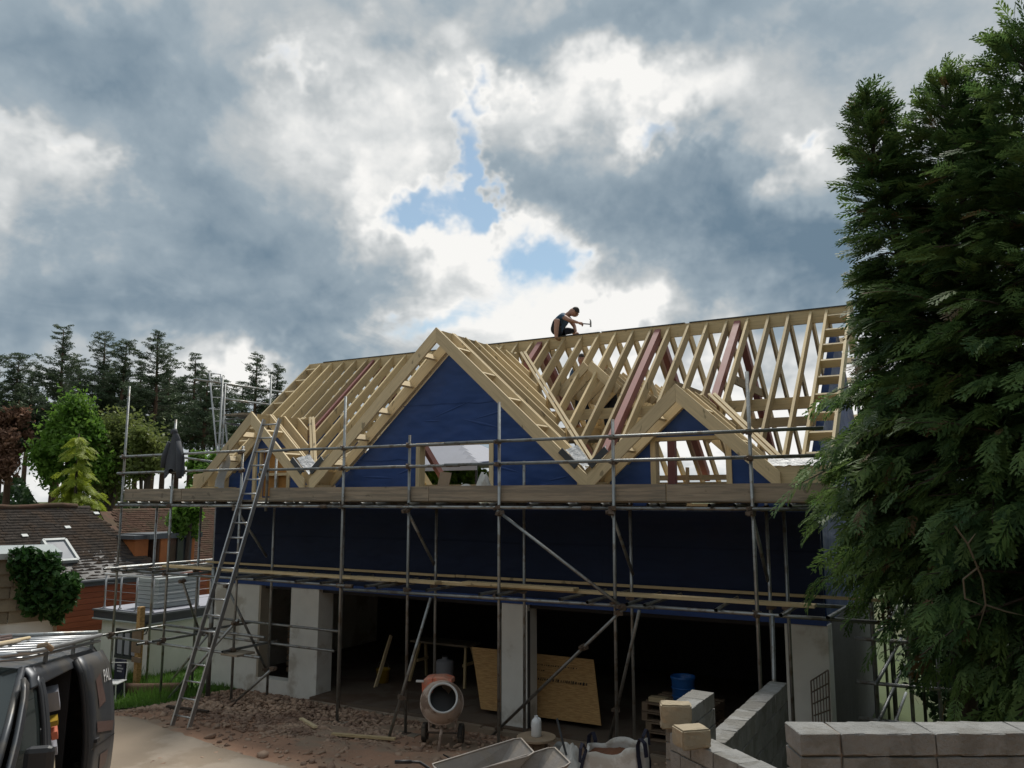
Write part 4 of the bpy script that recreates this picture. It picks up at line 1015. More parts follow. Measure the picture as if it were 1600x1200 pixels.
# ================================================================== VAN
vz = ground_z(-8.2, 4.05); VH = Vector((.73, -.687, 0)).normalized()
VAN = thing('van', 'dark grey panel van with roof rack and open sliding door', 'van', (-9.2, 4.8, .45), rot=(0, -R_(6), R_(-46)))
def hw(z):
    P = [(.2, .90), (.45, .945), (.8, .96), (1.05, .95), (1.4, .905), (1.7, .845), (1.85, .79), (1.93, .70)]
    for (a, wa), (b, wb) in zip(P, P[1:]):
        if z <= b: return wa+(wb-wa)*max(0, (z-a)/(b-a))
    return P[-1][1]
def sd(x, z, off=0., s=1):
    tp = 1-.05*max(0, (x-1.6))**2-.012*max(0, (-1.4-x))
    return (x, s*(hw(z)*tp+off), z)
def panel(name, quad, m, parent=VAN, off=0., s=1, nu=6, nv=10, th=.0):
    (x0, z0), (x1, z1), (x2, z2), (x3, z3) = quad
    def fn(u, v):
        xa, za = x0+(x1-x0)*u, z0+(z1-z0)*u; xb, zb = x3+(x2-x3)*u, z3+(z2-z3)*u
        return sd(xa+(xb-xa)*v, za+(zb-za)*v, off, s)
    o = MB().grid(fn, nu, nv).build(name, m, parent, local=True, smooth=True)
    if th: md_ = o.modifiers.new('thickness', 'SOLIDIFY'); md_.thickness = th; md_.offset = 0
    return o
for s in (-1, 1):
    panel('quarter_panel', ((-2.02, .32), (-.62, .32), (-.62, 1.93), (-2.02, 1.93)), 'van_paint', s=s)
    panel('sill', ((-.62, .30), (2.1, .30), (2.1, .48), (-.62, .48)), 'van_paint', s=s)
    if s < 0: panel('side_panel', ((-.62, .48), (.70, .48), (.70, 1.93), (-.62, 1.93)), 'van_paint', s=s)
    panel('pillar', ((.66, .48), (.80, .48), (.76, 1.90), (.66, 1.93)), 'van_paint', s=s, th=.05)
    panel('cant_rail', ((-.64, 1.80), (1.05, 1.74), (.95, 1.93), (-.64, 1.93)), 'van_paint', s=s, th=.03)
    dr_ = panel('door', ((.82, .48), (2.02, .48), (1.98, 1.06), (.82, 1.06)), 'van_paint', s=s, off=.006, th=.04)
    panel('window_frame', ((.80, 1.04), (.86, 1.04), (.84, 1.80), (.78, 1.84)), 'van_paint', s=s, off=.008, th=.03)
    panel('glass', ((.85, 1.06), (1.92, 1.06), (1.22, 1.74), (.85, 1.77)), 'van_glass', s=s, off=-.012)
    panel('window_frame', ((1.88, 1.04), (2.02, 1.04), (1.20, 1.86), (1.14, 1.80)), 'van_paint', s=s, off=.01, th=.04)
    panel('window_rubber', ((.84, 1.03), (1.95, 1.03), (1.95, 1.07), (.84, 1.07)), 'black', s=s, off=.014)
    panel('fender', ((2.02, .45), (2.55, .45), (2.52, .92), (1.98, 1.06)), 'van_paint', s=s)
    MB().tube((1.05, s*.97, .86), (1.2, s*.965, .86), .014, 6).build('door_handle', 'van_dark', dr_, local=True)
    mi_ = MB(); mi_.box((1.70, s*1.13, 1.20), (.13, .24, .26)); mo = mi_.build('mirror', 'van_dark', VAN, local=True, bevel=.05)
    MB().box((1.63, s*1.13, 1.20), (.01, .18, .18)).build('mirror_glass', 'van_glass', mo, local=True)
    MB().tube((1.74, s*.93, 1.02), (1.72, s*1.05, 1.13), .035, 8).build('mirror_arm', 'van_dark', mo, local=True)
    for x in (-1.35, 1.72):
        Wm = Matrix.Translation((x, s*.83, .33)) @ Matrix.Rotation(R_(90), 4, 'X')
        wl = MB().lathe([(.2, -.1), (.3, -.105), (.33, -.08), (.33, .08), (.3, .105), (.2, .1)], 28, Wm).build('wheel', 'rubber', VAN, local=True, smooth=True)
        MB().lathe([(0, -.09), (.2, -.1), (.21, 0), (.2, .1), (0, .09)], 20, Wm).build('rim', 'alu', wl, local=True)
# sliding door, rolled back along the side
sld = panel('sliding_door', ((-1.86, .38), (-.58, .38), (-.58, 1.90), (-1.86, 1.90)), 'van_paint', off=.085, th=.05)
panel('door_edge', ((-.60, .38), (-.54, .38), (-.54, 1.88), (-.60, 1.88)), 'van_dark', parent=sld, off=.06, th=.06)
panel('graphic', ((-1.35, 1.34), (-1.0, 1.30), (-.95, 1.62), (-1.2, 1.68)), 'van_orange', parent=sld, off=.118, nu=4, nv=4)
panel('graphic', ((-1.7, .95), (-.85, 1.05), (-.85, 1.17), (-1.75, 1.06)), 'van_orange', parent=sld, off=.118, nu=4, nv=2)
panel('graphic', ((-1.45, .6), (-1.1, .6), (-1.05, .78), (-1.5, .76)), 'van_orange', parent=sld, off=.118, nu=4, nv=2)
panel('crease', ((-1.86, .88), (-.58, .9), (-.58, .915), (-1.86, .895)), 'van_dark', parent=sld, off=.114, nu=4, nv=1)
MB().box((-.78, 1.085, .98), (.16, .03, .04)).build('door_handle', 'van_dark', sld, local=True)
P0 = Vector(sd(-1.52, 1.62, .125)); zt_ = (Vector(sd(-1.52, 1.7, .125))-Vector(sd(-1.52, 1.54, .125))).normalized(); xt_ = Vector((-1, 0, 0)); 
M = Matrix((xt_, zt_, xt_.cross(zt_))).transposed().to_4x4(); M.translation = P0; texts('PAL', .22, 'white_paint', sld, M, 'lettering', .001)
# roof, ends, bonnet, screen
MB().grid(lambda u, v: (-2.05+3.02*u, (v-.5)*2*.705, 1.93+.07*(1-(2*v-1)**2)-.03*max(0, u-.85)/.15), 10, 12).build('roof', 'van_paint', VAN, local=True, smooth=True)
MB().grid(lambda u, v: (-2.03-.02*math.sin(math.pi*u), (v-.5)*2*hw(.32+1.62*u)*.992, .32+1.63*u), 10, 8).build('rear_doors', 'van_paint', VAN, local=True, smooth=True)
MB().grid(lambda u, v: (.96+1.12*u, (v-.5)*2*(.69+.18*u), 1.93-.86*u+.06*math.sin(math.pi*v)), 6, 10).build('windscreen', 'van_glass', VAN, local=True, smooth=True)
for s in (-1, 1): MB().pipe([(.94, s*.70, 1.92), (1.5, s*.80, 1.5), (2.1, s*.885, 1.06)], [.035, .035, .04], 8).build('windscreen_pillar', 'van_paint', VAN, local=True, smooth=True)
MB().grid(lambda u, v: (2.05+.5*u, (v-.5)*2*(.89-.04*u), 1.07-.2*u**1.5+.05*math.sin(math.pi*v)), 6, 8).build('bonnet', 'van_paint', VAN, local=True, smooth=True)
MB().bx(2.5, 2.62, -.86, .86, .3, .88).build('bumper', 'van_dark', VAN, local=True, bevel=.05)
for s in (-1, 1): MB().box((2.56, s*.68, .78), (.14, .3, .16)).build('headlight', 'skylight_glass', VAN, local=True, bevel=.03)
MB().bx(-2.0, 2.4, -.85, .85, .25, .42).build('floor', 'van_dark', VAN, local=True)
MB().bx(-.66, -.62, -.8, .78, .42, 1.8).build('bulkhead', 'van_dark', VAN, local=True)
MB().bx(.30, .42, -.8, .8, .42, 1.3).build('seat_back', 'van_dark', VAN, local=True, bevel=.04)
MB().bx(.42, .9, -.8, .8, .42, .72).build('seat', 'van_dark', VAN, local=True, bevel=.04)
for (x, y, z, sx, sy, sz, m_, n_2) in [(a-.32, b+.1, c, d*1.3, e, f_, g, h_) for a, b, c, d, e, f_, g, h_ in ((.12, .62, 1.52, .12, .12, .22, 'canvas_grey', 'door_card'), (.2, .66, 1.30, .1, .1, .06, 'yellow_plastic', 'high_visibility_vest'), (.16, .68, 1.18, .12, .06, .09, 'mixer_red', 'tool_case'), (.1, .68, 1.02, .12, .05, .10, 'canvas_grey', 'box'), (.15, .66, .86, .30, .1, .05, 'block_tan', 'box'))]:
    MB().box((x, y, z), (sx, sy, sz), Euler((.2, .4, .3)).to_matrix()).build(n_2, m_, VAN, local=True)
# roof rack
RK = MB(); zr_ = 2.07
rk = MB().pipe([(.98, -.62, zr_+.04), (1.02, -.70, zr_), (-1.9, -.74, zr_+.02)], .024, 8).build('roof_rack', 'galv', VAN, local=True, smooth=True)
MB().pipe([(.9, -.4, zr_-.01), (1.0, .55, zr_-.01), (.92, .72, zr_), (.6, .765, zr_), (-1.95, .78, zr_+.02)], .026, 10).build('side_rail', 'alu', rk, local=True, smooth=True)
MB().pipe([(.96, -.7, zr_-.05), (1.03, .50, zr_-.05), (.9, .70, zr_-.055), (-1.95, .77, zr_-.05)], .02, 8).build('side_rail', 'alu', rk, local=True, smooth=True)
for i, x in enumerate((.95, .45, 0, -.5, -1.0, -1.5, -1.88)): MB().tube((x, -.75, zr_+.01), (x, .76, zr_+.01), .022, 8).build('cross_bar', 'alu', rk, local=True, smooth=True)
MB().tube((-1.96, -.72, zr_+.05), (-1.96, .74, zr_+.05), .032, 10).build('roller', 'galv', rk, local=True, smooth=True)
for x in (.3, -.8, -1.7):
    for s in (-1, 1): MB().box((x, s*.735, 2.02), (.06, .03, .17)).build('foot', 'galv', rk, local=True)
MB().pipe([(.45, .70, zr_+.03), (.5, .78, zr_+.05), (.38, .8, zr_)], .03, 8).build('clamp', 'reel_wood', rk, local=True)
for y, m_, x0, x1, dz in ((-.25, 'van_orange', -1.85, .9, .06), (-.05, 'van_orange', -1.2, .85, .055), (.2, 'timber_pale', -1.0, .7, .06), (.3, 'block_tan', -.3, .85, .06), (-.45, 'white_paint', -1.8, .8, .06)):
    o = MB().tube((x0, y, zr_+dz), (x1, y+.04, zr_+dz), .02, 8).build('carried_pipe', m_, VAN, local=True, smooth=True)
MB().bx(-.2, .55, .06, .16, zr_+.035, zr_+.07).build('carried_board', 'white_paint', VAN, local=True)

# ================================================================== NEIGHBOURING HOUSE
def tiles(name, origin, ua, va, nu, nv, m, parent, keep=None, tw=.165, tg=.11):
    """courses of plain tiles as joined geometry: ua along the eaves, va up the slope"""
    ua, va = Vector(ua).normalized(), Vector(va).normalized(); n = ua.cross(va); n = n if n.z > 0 else -n
    VV, FF = [], []; k = 0
    for j in range(nv):
        for i in range(nu):
            a = (i+(.5 if j % 2 else 0))*tw
            if keep and not keep(a, j*tg): continue
            l = random.uniform(.012, .03); w = tw-.006
            o = Vector(origin)+ua*a+va*(j*tg)
            tl = random.uniform(-.005, .005)
            P = [o+n*(l+tl), o+ua*w+n*(l-tl), o+ua*w+va*(tg+.04)+n*.004, o+va*(tg+.04)+n*.004, o-n*.004, o+ua*w-n*.004]
            VV += [tuple(p) for p in P]; FF += [(k, k+1, k+2, k+3), (k+4, k+5, k+1, k)]; k += 6
    o = npmesh(name, VV, FF, m, parent, off=ORIG[parent.name]); o['kind'] = 'stuff'; return o
NH = thing('neighbour_house', 'old house with brown tiled roof, skylight, cedar boarding and dark gutters', 'house', (-22, 14, -1))
EX, EZ, RX, RZ = -20., 2.03, -22.3, 3.84
slope = Vector((RX-EX, 0, RZ-EZ)); Lr = slope.length
keep1 = lambda a, h: 6.5+a < 15.35-(h/Lr)*.95
MB().prism([(EX+.05, 6.5, EZ-.06), (EX+.05, 15.3, EZ-.06), (RX, 14.35, RZ-.06), (RX, 6.5, RZ-.06)], (0, 0, .045)).build('roof_deck', 'black', NH)
tiles('roof_tiles', (EX, 6.5, EZ), (0, 1, 0), slope, 54, int(Lr/.11)+1, 'tile_roof', NH, keep1)
MB().pipe([(RX, 6.5+i*.45, RZ+.05+.03*math.sin(i*1.3)) for i in range(18)], .07, 8).build('ridge_tiles', 'tile_red', NH, smooth=True)
MB().prism([(RX, 6.5, RZ-.08), (RX, 14.3, RZ-.08), (RX-2.4, 14.3, EZ), (RX-2.4, 6.5, EZ)], (0, 0, .05)).build('roof_back', 'tile_roof', NH)
MB().pipe([(EX+.08, 6.5, EZ-.03), (EX+.08, 15.3, EZ-.03)], .05, 8).build('gutter', 'lead', NH)
MB().bx(EX-.02, EX+.03, 6.5, 15.2, EZ-.16, EZ-.05).build('fascia', 'lead', NH)
for k in range(9): MB().bx(EX-.17, EX-.12+random.uniform(0, .006), 11.2, 17.0, .72+k*.14, .852+k*.14).build('cladding_board', 'cedar', NH)
MB().bx(EX-.3, EX-.18, 6.5, 17.0, -1.6, 2.0).build('wall', 'render_white', NH)
MB().bx(EX-.17, EX-.10, 11.2, 12.4, .55, .72).build('dark_opening', 'win_dark', NH)
# skylight
up_ = slope.normalized(); nn_ = Vector((-up_.z, 0, up_.x)); nn_ = nn_ if nn_.z > 0 else -nn_
def onroof(px_, py_):                       # a spot of the photograph on the roof plane
    d = ray(px_, py_); p0 = Vector((EX, 0, EZ)); t = (p0-E0).dot(nn_)/d.dot(nn_); return E0+d*t
k0, k1, k2, k3 = onroof(85, 881), onroof(121, 880), onroof(112, 848), onroof(76, 848)
k1 = Vector((k0.x, k1.y, k0.z)); k2 = Vector((k3.x, k1.y, k3.z)); k3 = Vector((k3.x, k0.y, k3.z))
skl = MB().prism([p+nn_*.05 for p in (k0, k1, k2, k3)], nn_*.03).build('skylight', 'skylight_glass', NH)
for a, b in ((k0, k1), (k1, k2), (k2, k3), (k3, k0)): MB().beam(a+nn_*.07, b+nn_*.07, .07, .10, nn_).build('skylight_frame', 'lead_pale', skl)
for (px_, py_) in ((38, 838), (150, 803), (105, 825)): 
    q = onroof(px_, py_); MB().box(q+nn_*.03, (.10, .16, .02), Euler((0, R_(38), .1)).to_matrix()).build('slipped_tile', 'lead_pale', NH)
# rear range with redder tiles and a boarded dormer
E2, R2, ze2, zr2 = -20.7, -23.4, 1.95, 3.72
sl2 = Vector((R2-E2, 0, zr2-ze2))
keep2 = lambda a, h: a > .3*h and 15.0+a < 23.0-h*.7
tiles('roof_tiles', (E2, 15.0, ze2), (0, 1, 0), sl2, 50, int(sl2.length/.11)+1, 'tile_red', NH, keep2)
MB().prism([(E2, 15.0, ze2-.06), (E2, 23.0, ze2-.06), (R2, 20.8, zr2-.06), (R2, 15.6, zr2-.06)], (0, 0, .045)).build('roof_deck', 'tile_red', NH)
MB().bx(E2-.4, E2-.2, 15.0, 23, -1.6, 1.95).build('wall', 'orange_brick', NH)
MB().pipe([(E2+.06, 15.2, ze2-.03), (E2+.06, 22.8, ze2-.03)], .05, 8).build('gutter', 'lead', NH)
d0, d1 = atX(236, 840, -20.4), atX(304, 842, -20.4)
dm = MB().bx(-21.6, -20.3, d0.y-.1, d1.y+.2, d0.z-.04, d0.z+.10).build('dormer_roof', 'lead', NH)
MB().bx(-21.2, -20.4, d0.y+.25, d1.y, .8, d0.z-.04).build('dormer_wall', 'tile_red', NH)
for yy_ in (d0.y+.3, d1.y-.3): MB().bx(-20.42, -20.36, yy_, yy_+.28, .8, d0.z-.045).build('dormer_post', 'orange_brick', NH)
e0, e1 = atX(277, 850, -20.35), atX(296, 890, -20.35)
MB().bx(-20.39, -20.33, e0.y, e1.y, e1.z, d0.z-.06).build('dormer_door', 'win_dark', NH); MB().bx(-20.35, -20.31, e1.y-.12, e1.y, e1.z, d0.z-.06).build('door_frame', 'win_frame', NH)
f0, f1 = atX(206, 842, -20.6), atX(234, 842, -20.6)
MB().bx(-21.4, -20.5, f0.y, f1.y, f0.z-.02, f0.z+.09).build('dormer_roof', 'lead', NH); MB().bx(-21.3, -20.58, f0.y+.1, f1.y-.05, 1.9, f0.z-.02).build('dormer_wall', 'orange_brick', NH)
for y in (17.2, 18.3): MB().pipe([(-20.4, y, 2.2), (-20.35, y+.12, 2.25), (-20.35, y+.2, 2.1), (-20.4, y+.25, 1.7)], .03, 8).build('downpipe', 'lead_pale', NH, smooth=True)

# flat-roofed white extension with balcony
EXT = thing('white_extension', 'white rendered flat roofed extension with balcony beside the lawn', 'extension', (-18.6, 13.2, -1))
cxx, cyy = -17.1, 12.9
MB().bx(-18.95, cxx, cyy, 17.4, -1.6, 1.2).build('wall', 'render_white', EXT)
MB().bx(-19.1, cxx+.14, cyy-.14, 17.5, 1.2, 1.38).build('roof_fascia', 'flash_dark', EXT); MB().bx(-19.13, cxx+.17, cyy-.17, 17.5, 1.38, 1.42).build('roof_trim', 'lead', EXT)
MB().bx(-19.0, cxx+.05, cyy-.05, 17.4, 1.42, 1.44).build('balcony_deck', 'canvas_grey', EXT)
MB().pipe([(-19.1, cyy-.16, 1.2), (cxx+.16, cyy-.16, 1.2), (cxx+.16, 17.4, 1.2)], .025, 6).build('gutter', 'lead_pale', EXT)
wi = [atY(185, 984, cyy).x, atY(218, 990, cyy).x, atY(200, 1027, cyy).z, atY(200, 985, cyy).z]
wo_ = MB().bx(wi[0], wi[1], cyy-.02, cyy+.02, wi[2], wi[3]).build('window', 'win_dark', EXT)
for k in range(4): x = wi[0]+(wi[1]-wi[0])*k/3; MB().bx(x-.03, x+.03, cyy-.045, cyy-.021, wi[2], wi[3]).build('window_frame', 'win_frame', wo_)
for z in (wi[2], wi[3]): MB().bx(wi[0]-.032, wi[1]+.032, cyy-.05, cyy-.0215, z-.035, z+.03).build('window_frame', 'win_frame', wo_)
for k in range(3): x = wi[0]+(wi[1]-wi[0])*(k+.5)/3; MB().bx(x-.10, x+.10, cyy-.026, cyy-.0205, wi[2]+.06, wi[3]-.05).build('blind', 'canvas_grey', wo_)
pp = [(-18.9, cyy), (-18.3, cyy), (-17.7, cyy), (cxx, cyy), (cxx, 14.2), (cxx, 15.5), (cxx, 16.6)]
for x, y in pp: MB().tube((x, y, 1.42), (x, y, 2.22), .022, 8).build('rail_post', 'alu', EXT, smooth=True); MB().tube((x, y, 1.42), (x, y, 1.47), .045, 8).build('post_foot', 'alu', EXT)
MB().pipe([(-18.95, cyy, 2.25), (cxx, cyy, 2.25), (cxx, 17.0, 2.25)], .028, 8).build('hand_rail', 'white_paint', EXT)
for z in (1.65, 1.85, 2.05): MB().pipe([(-18.95, cyy, z), (cxx, cyy, z), (cxx, 17.0, z)], .006, 5).build('wire', 'alu', EXT)
for k in range(7): MB().bx(-18.3, -17.5, 13.35, 14.5, 1.46+k*.10, 1.55+k*.10).build('planter_board', 'lead_pale', EXT)
# lamps, post
def lantern(px_, py_, Y, label):
    q = atY(px_, py_, Y); L = thing('wall_lantern', label, 'lantern', q)
    MB().lathe([(0, .16), (.03, .13), (.12, .09), (.125, .08), (0, .08)], 8).build('cap', 'black', L, local=True)
    MB().lathe([(.09, .08), (.06, -.1), (0, -.1)], 6).build('glass', 'skylight_glass', L, local=True)
    for k in range(6): t = k*math.pi/3; MB().tube((.09*math.cos(t), .09*math.sin(t), .08), (.06*math.cos(t), .06*math.sin(t), -.1), .008, 5).build('bar', 'black', L, local=True)
    MB().pipe([(0, 0, -.1), (0, .02, -.18), (0, .1, -.16), (0, .14, -.05)], .014, 6).build('bracket', 'black', L, local=True); return L
lantern(223, 980, cyy-.25, 'black lantern on the timber post before the white extension')
lantern(281, 994, 14.5, 'black lantern on the right side wall of the white extension')
PO = thing('timber_post', 'yellowish timber post with brackets standing on the lawn', 'post', gz((-16.75, 12.35, 0)))
MB().bx(-.06, .06, -.06, .06, 0, 1.75).build('shaft', 'osb', PO, local=True); MB().bx(-.16, .16, -.08, -.06, .75, 1.25).build('bracket', 'pallet', PO, local=True); MB().bx(-.10, .22, -.1, -.08, .55, .66).build('bracket', 'pallet', PO, local=True)
lg0, lg1 = Vector((-18.3, 11.75, 0)), Vector((-14.9, 12.15, 0))
P = [lg0.lerp(lg1, t) for t in (0, .3, .6, 1)]; P = [Vector((p.x, p.y+.03*math.sin(i*2), ground_z(p.x, p.y)+.12)) for i, p in enumerate(P)]
LG = tag(MB().pipe(P, [.10, .115, .11, .12], 12).build('log', 'bark_red', smooth=True), 'long brown log lying across the lawn', 'log')
CH = thing('garden_chair', 'white metal garden chair on the lawn before the dark panel', 'chair', gz((-16.35, 11.45, 0)), rotz=.5)
for x, y in ((-.2, -.2), (.2, -.2), (-.2, .2), (.2, .2)): MB().tube((x, y, 0), (x*.9, y*.9, .43), .013, 6).build('leg', 'white_paint', CH, local=True)
MB().bx(-.22, .22, -.22, .22, .43, .46).build('seat', 'white_paint', CH, local=True, bevel=.01)
MB().pipe([(-.2, .2, .44), (-.2, .26, .8), (.2, .26, .8), (.2, .2, .44)], .013, 6).build('backrest', 'white_paint', CH, local=True)
DP = tag(MB().bx(-16.72, -16.38, 11.75, 11.8, -.28, .62).build('dark_panel', 'navy'), 'dark navy panel standing behind the white garden chair', 'panel')
for k, w_ in enumerate((.16, .2, .14)): MB().bx(-16.62, -16.62+w_, 11.744, 11.748, .36+k*.06, .39+k*.06).build('faded_print', 'canvas_grey', DP)

# shed gable with ivy at the left edge
q0 = atD(84, 965, 13.); SY = q0.y
ang_ = math.atan2(ray(84, 900).y, ray(84, 900).x)-math.pi/2+.06
SH = thing('outbuilding', 'white outbuilding with wooden shingle gable at the left edge', 'outbuilding', (q0.x, SY, 0), rotz=ang_)
sx_, sy_ = q0.x, SY; q0z = q0.z
MB().bx(-4, 0, 0, 2.5, -.6, q0z).build('wall', 'render_white', SH, local=True)
zt = atD(20, 872, 13.).z
for k in range(5):
    h = (zt-q0z)/5; x = -4.2
    while x < -.05:
        w_ = random.uniform(.35, .7); x1 = min(x+w_, .02); MB().prism([(x, -.03, q0z+k*h-.04), (x1-.01, -.03, q0z+k*h-.04+random.uniform(-.01, .01)), (x1-.01, .01, q0z+(k+1)*h), (x, .01, q0z+(k+1)*h)], (0, .03, 0)).build('shingle', 'shingle', SH, local=True); x = x1
MB().bx(-4.2, -.02, .05, 2.5, q0z+.002, zt).build('gable_core', 'shingle', SH, local=True)
MB().bx(-4.2, .05, -.08, 2.6, zt, zt+.09).build('roof_edge', 'lead_pale', SH, local=True)
MB().bx(-.0, .05, -.05, .0, -.3, q0z-.03).build('corner_post', 'reel_wood', SH, local=True)
hs = atD(45, 967, 12.9); HS = MB().pipe([hs+Rv*(math.sin(t)*.095)+Vector((0, 0, -math.cos(t)*.12)) for t in np.linspace(-2.5, 2.5, 14)], .02, 6).build('horseshoe', 'horseshoe', smooth=True)
tag(HS, 'rusty horseshoe hung on the white outbuilding wall below the ivy', 'horseshoe')
def leafcloud(name, pts, size, m, parent=None, off=None, flat=.35, outward=None):
    """leaf-sized rhombs round each point"""
    P = np.array(pts, np.float32); n = len(P); s = size*rng.uniform(.6, 1.35, n)
    a = rng.normal(0, 1, (n, 3)); a /= np.linalg.norm(a, axis=1, keepdims=True); b = rng.normal(0, 1, (n, 3)); b[:, 2] *= flat
    b -= a*(a*b).sum(1, keepdims=True); b /= np.linalg.norm(b, axis=1, keepdims=True)
    a = a*s[:, None]; b = b*(s*.55)[:, None]; mid = P-a*.1
    VV = np.stack([P-a, mid+b, P+a, mid-b], 1).reshape(-1, 3)
    return npmesh(name, VV, np.arange(n*4).reshape(-1, 4), m, parent, off)
IV_ = thing('ivy', 'glossy green ivy spilling over the outbuilding gable corner', 'ivy', (q0.x, SY, 1.8))
ip = []
for (px_, py_, r, n) in ((45, 885, .30, 700), (70, 900, .3, 800), (60, 925, .32, 900), (95, 930, .30, 900), (80, 945, .24, 500), (108, 915, .2, 350), (30, 875, .2, 300), (75, 880, .2, 300), (50, 945, .2, 250), (88, 965, .12, 90)):
    c = atD(px_, py_, 12.75)
    for k in range(n):
        g = Vector((random.gauss(0, 1), random.gauss(0, .6), random.gauss(0, 1))); ip.append(c+g.normalized()*r*random.random()**.4)
leafcloud('leaves', [p[:] for p in ip], .055, 'leaf_ivy', IV_, ORIG[IV_.name])
MB().pipe([atD(88, 975, 12.8), atD(80, 940, 12.8), atD(60, 905, 12.8), atD(30, 880, 12.8)], .02, 6).build('stem', 'bark', IV_)

# ================================================================== TREES
def spray_template(pairs=6, subs=2):
    Q = []; rr = random.Random(11)
    def leaf(p, q, w):
        d = q-p; s = np.array([-d[1], d[0], 0.]); s = s/np.linalg.norm(s)*w; m = p+d*.45; Q.append([p, m+s, q, m-s])
    z = lambda x, y: -.22*x*x-.25*y*y
    pt = lambda x, y: np.array([x, y, z(x, y)])
    leaf(pt(0, 0), pt(1, 0), .022)
    for i in range(pairs):
        x = .08+.8*i/pairs; L = .46*(1-.72*(i/pairs)**1.3)*(.75 if i == 0 else 1)
        for s in (-1, 1):
            xx = x+(.04 if s > 0 else 0); a = .72+rr.uniform(-.22, .22); L = L*rr.uniform(.7, 1.2); ex, ey = xx+L*math.cos(a), s*L*math.sin(a)
            leaf(pt(xx, 0), pt(ex, ey), .036)
            for k in range(subs):
                t = (k+1)/(subs+1); bx_, by_ = xx+(ex-xx)*t, ey*t; l2 = L*.42*(1-.5*t); b = .28 if k % 2 else 1.35
                leaf(pt(bx_, by_), pt(bx_+l2*math.cos(b), by_+s*l2*math.sin(b)), .028)
    return np.array(Q, np.float32)
SPR = spray_template()
def place(T, pos, xdir, up, size):
    """template quads (q,4,3) copied to every pos with x along xdir"""
    n = len(pos); x = xdir/np.linalg.norm(xdir, axis=1, keepdims=True); y = np.cross(up, x); y /= np.linalg.norm(y, axis=1, keepdims=True)+1e-9; z = np.cross(x, y)
    B = np.stack([x, y, z], 1)*size[:, None, None]
    return (np.einsum('qvk,nkj->nqvj', T, B)+pos[:, None, None, :]).reshape(-1, 3)
def cypress(px_, d, ytop, rad, zb, label, nl=420, seed=1, lean=0., skirt=1.15):
    g = np.random.default_rng(seed); r0 = random.Random(seed)
    base = atD(px_, 779, d); X, Y = base.x, base.y; Z0 = ground_z(X, Y); H = atD(px_, ytop, d).z-Z0
    T = thing('cypress_tree', label, 'tree', (X, Y, Z0))
    P = [(0, 0, -.1), (.03, .02, H*.3), (-.03, 0, H*.6), (lean, 0, H*.97)]
    MB().pipe(P, [.14, .12, .08, .012], 10).build('trunk', 'bark', T, local=True, smooth=True)
    pos, xd, up, sz, mi = [], [], [], [], []; limbs = MB()
    for i in range(nl):
        t = (i+r0.random())/nl; h = (zb-Z0)+(H-(zb-Z0))*t**.92
        f = max(0, (H-h)/(H-(zb-Z0))); R = rad*(min(1, (f*1.9)**.75))*(.58+.68*r0.random()**1.8)*(1+(skirt-1)*min(1, max(0, (f-.55)/.2)))+.12
        a = r0.uniform(0, 2*math.pi); el = r0.uniform(.0, .45)+.65*(1-f)**2
        dirv = np.array([math.cos(a)*math.cos(el), math.sin(a)*math.cos(el), math.sin(el)])
        tx = lean*(h/H)**2; b = np.array([tx, 0, h-.35*R*math.sin(el)])
        droop = r0.uniform(.25, .65)*R*(.35+.65*f); L = R/max(.5, math.cos(el))
        c = lambda s: b+dirv*L*s-np.array([0, 0, droop*s*s])
        if r0.random() < .3: limbs.pipe([tuple(c(s)) for s in (0, .35, .7, 1)], [.022, .016, .01, .004], 5, cap=False)
        k = int(5+R*10)
        for j in range(k):
            s = .28+.72*(j+r0.random())/k; sd_ = r0.choice((-1, 1)); ang = sd_*r0.uniform(.1, .95)*(1.15-s*.7)
            dv_ = c(min(1.05, s+.06))-c(s-.06); dv_ /= np.linalg.norm(dv_)
            dx_ = np.array([dv_[0]*math.cos(ang)-dv_[1]*math.sin(ang), dv_[0]*math.sin(ang)+dv_[1]*math.cos(ang), dv_[2]-r0.uniform(.1, .75)*f])
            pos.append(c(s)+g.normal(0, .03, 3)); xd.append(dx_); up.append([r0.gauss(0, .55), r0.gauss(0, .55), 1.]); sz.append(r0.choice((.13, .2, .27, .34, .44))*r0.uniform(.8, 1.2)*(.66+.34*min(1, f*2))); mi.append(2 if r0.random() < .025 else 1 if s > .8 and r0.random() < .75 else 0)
    for k in range(26):                                  # the leading shoot
        pos.append(np.array([lean*(1-.0), 0, H*.965-k*.035])); a = k*2.4; xd.append([math.cos(a)*.55, math.sin(a)*.55, .8]); up.append([0, 0, 1.]); sz.append(.12+.008*k); mi.append(1)
    V_ = place(SPR, np.array(pos), np.array(xd), np.array(up, float), np.array(sz))
    cr_ = npmesh('crown', V_, np.arange(len(V_)).reshape(-1, 4), ['leaf_cypress', 'leaf_cypress_tip', 'leaf_dead'], T)
    cr_.data.polygons.foreach_set('material_index', np.repeat(np.array(mi, np.int32), len(SPR)))
    limbs.build('limbs', 'bark', T, local=True)['kind'] = 'stuff'
    return T
cypress(1482, 9.7, 100, .48, 3.35, 'left of the tall cypresses, its tip nearest the bare roof', 640, 3, -.64, 2.9)
cypress(1575, 9.0, 78, 1.0, 2.8, 'middle cypress between its two neighbours, trunk above the block wall', 640, 5, -.3, 1.4)
cypress(1672, 8.2, -10, 1.35, 2.3, 'right cypress cut off by the picture edge', 560, 8, 0)
cypress(1572, 11.2, 150, 1.3, 3.2, 'hindmost cypress, a dark mass filling in behind the front ones', 520, 12, 0, 1.2)
TW = thing('dead_twigs', 'bare pale twigs hanging below the middle cypress', 'twigs', atD(1540, 900, 7.6))
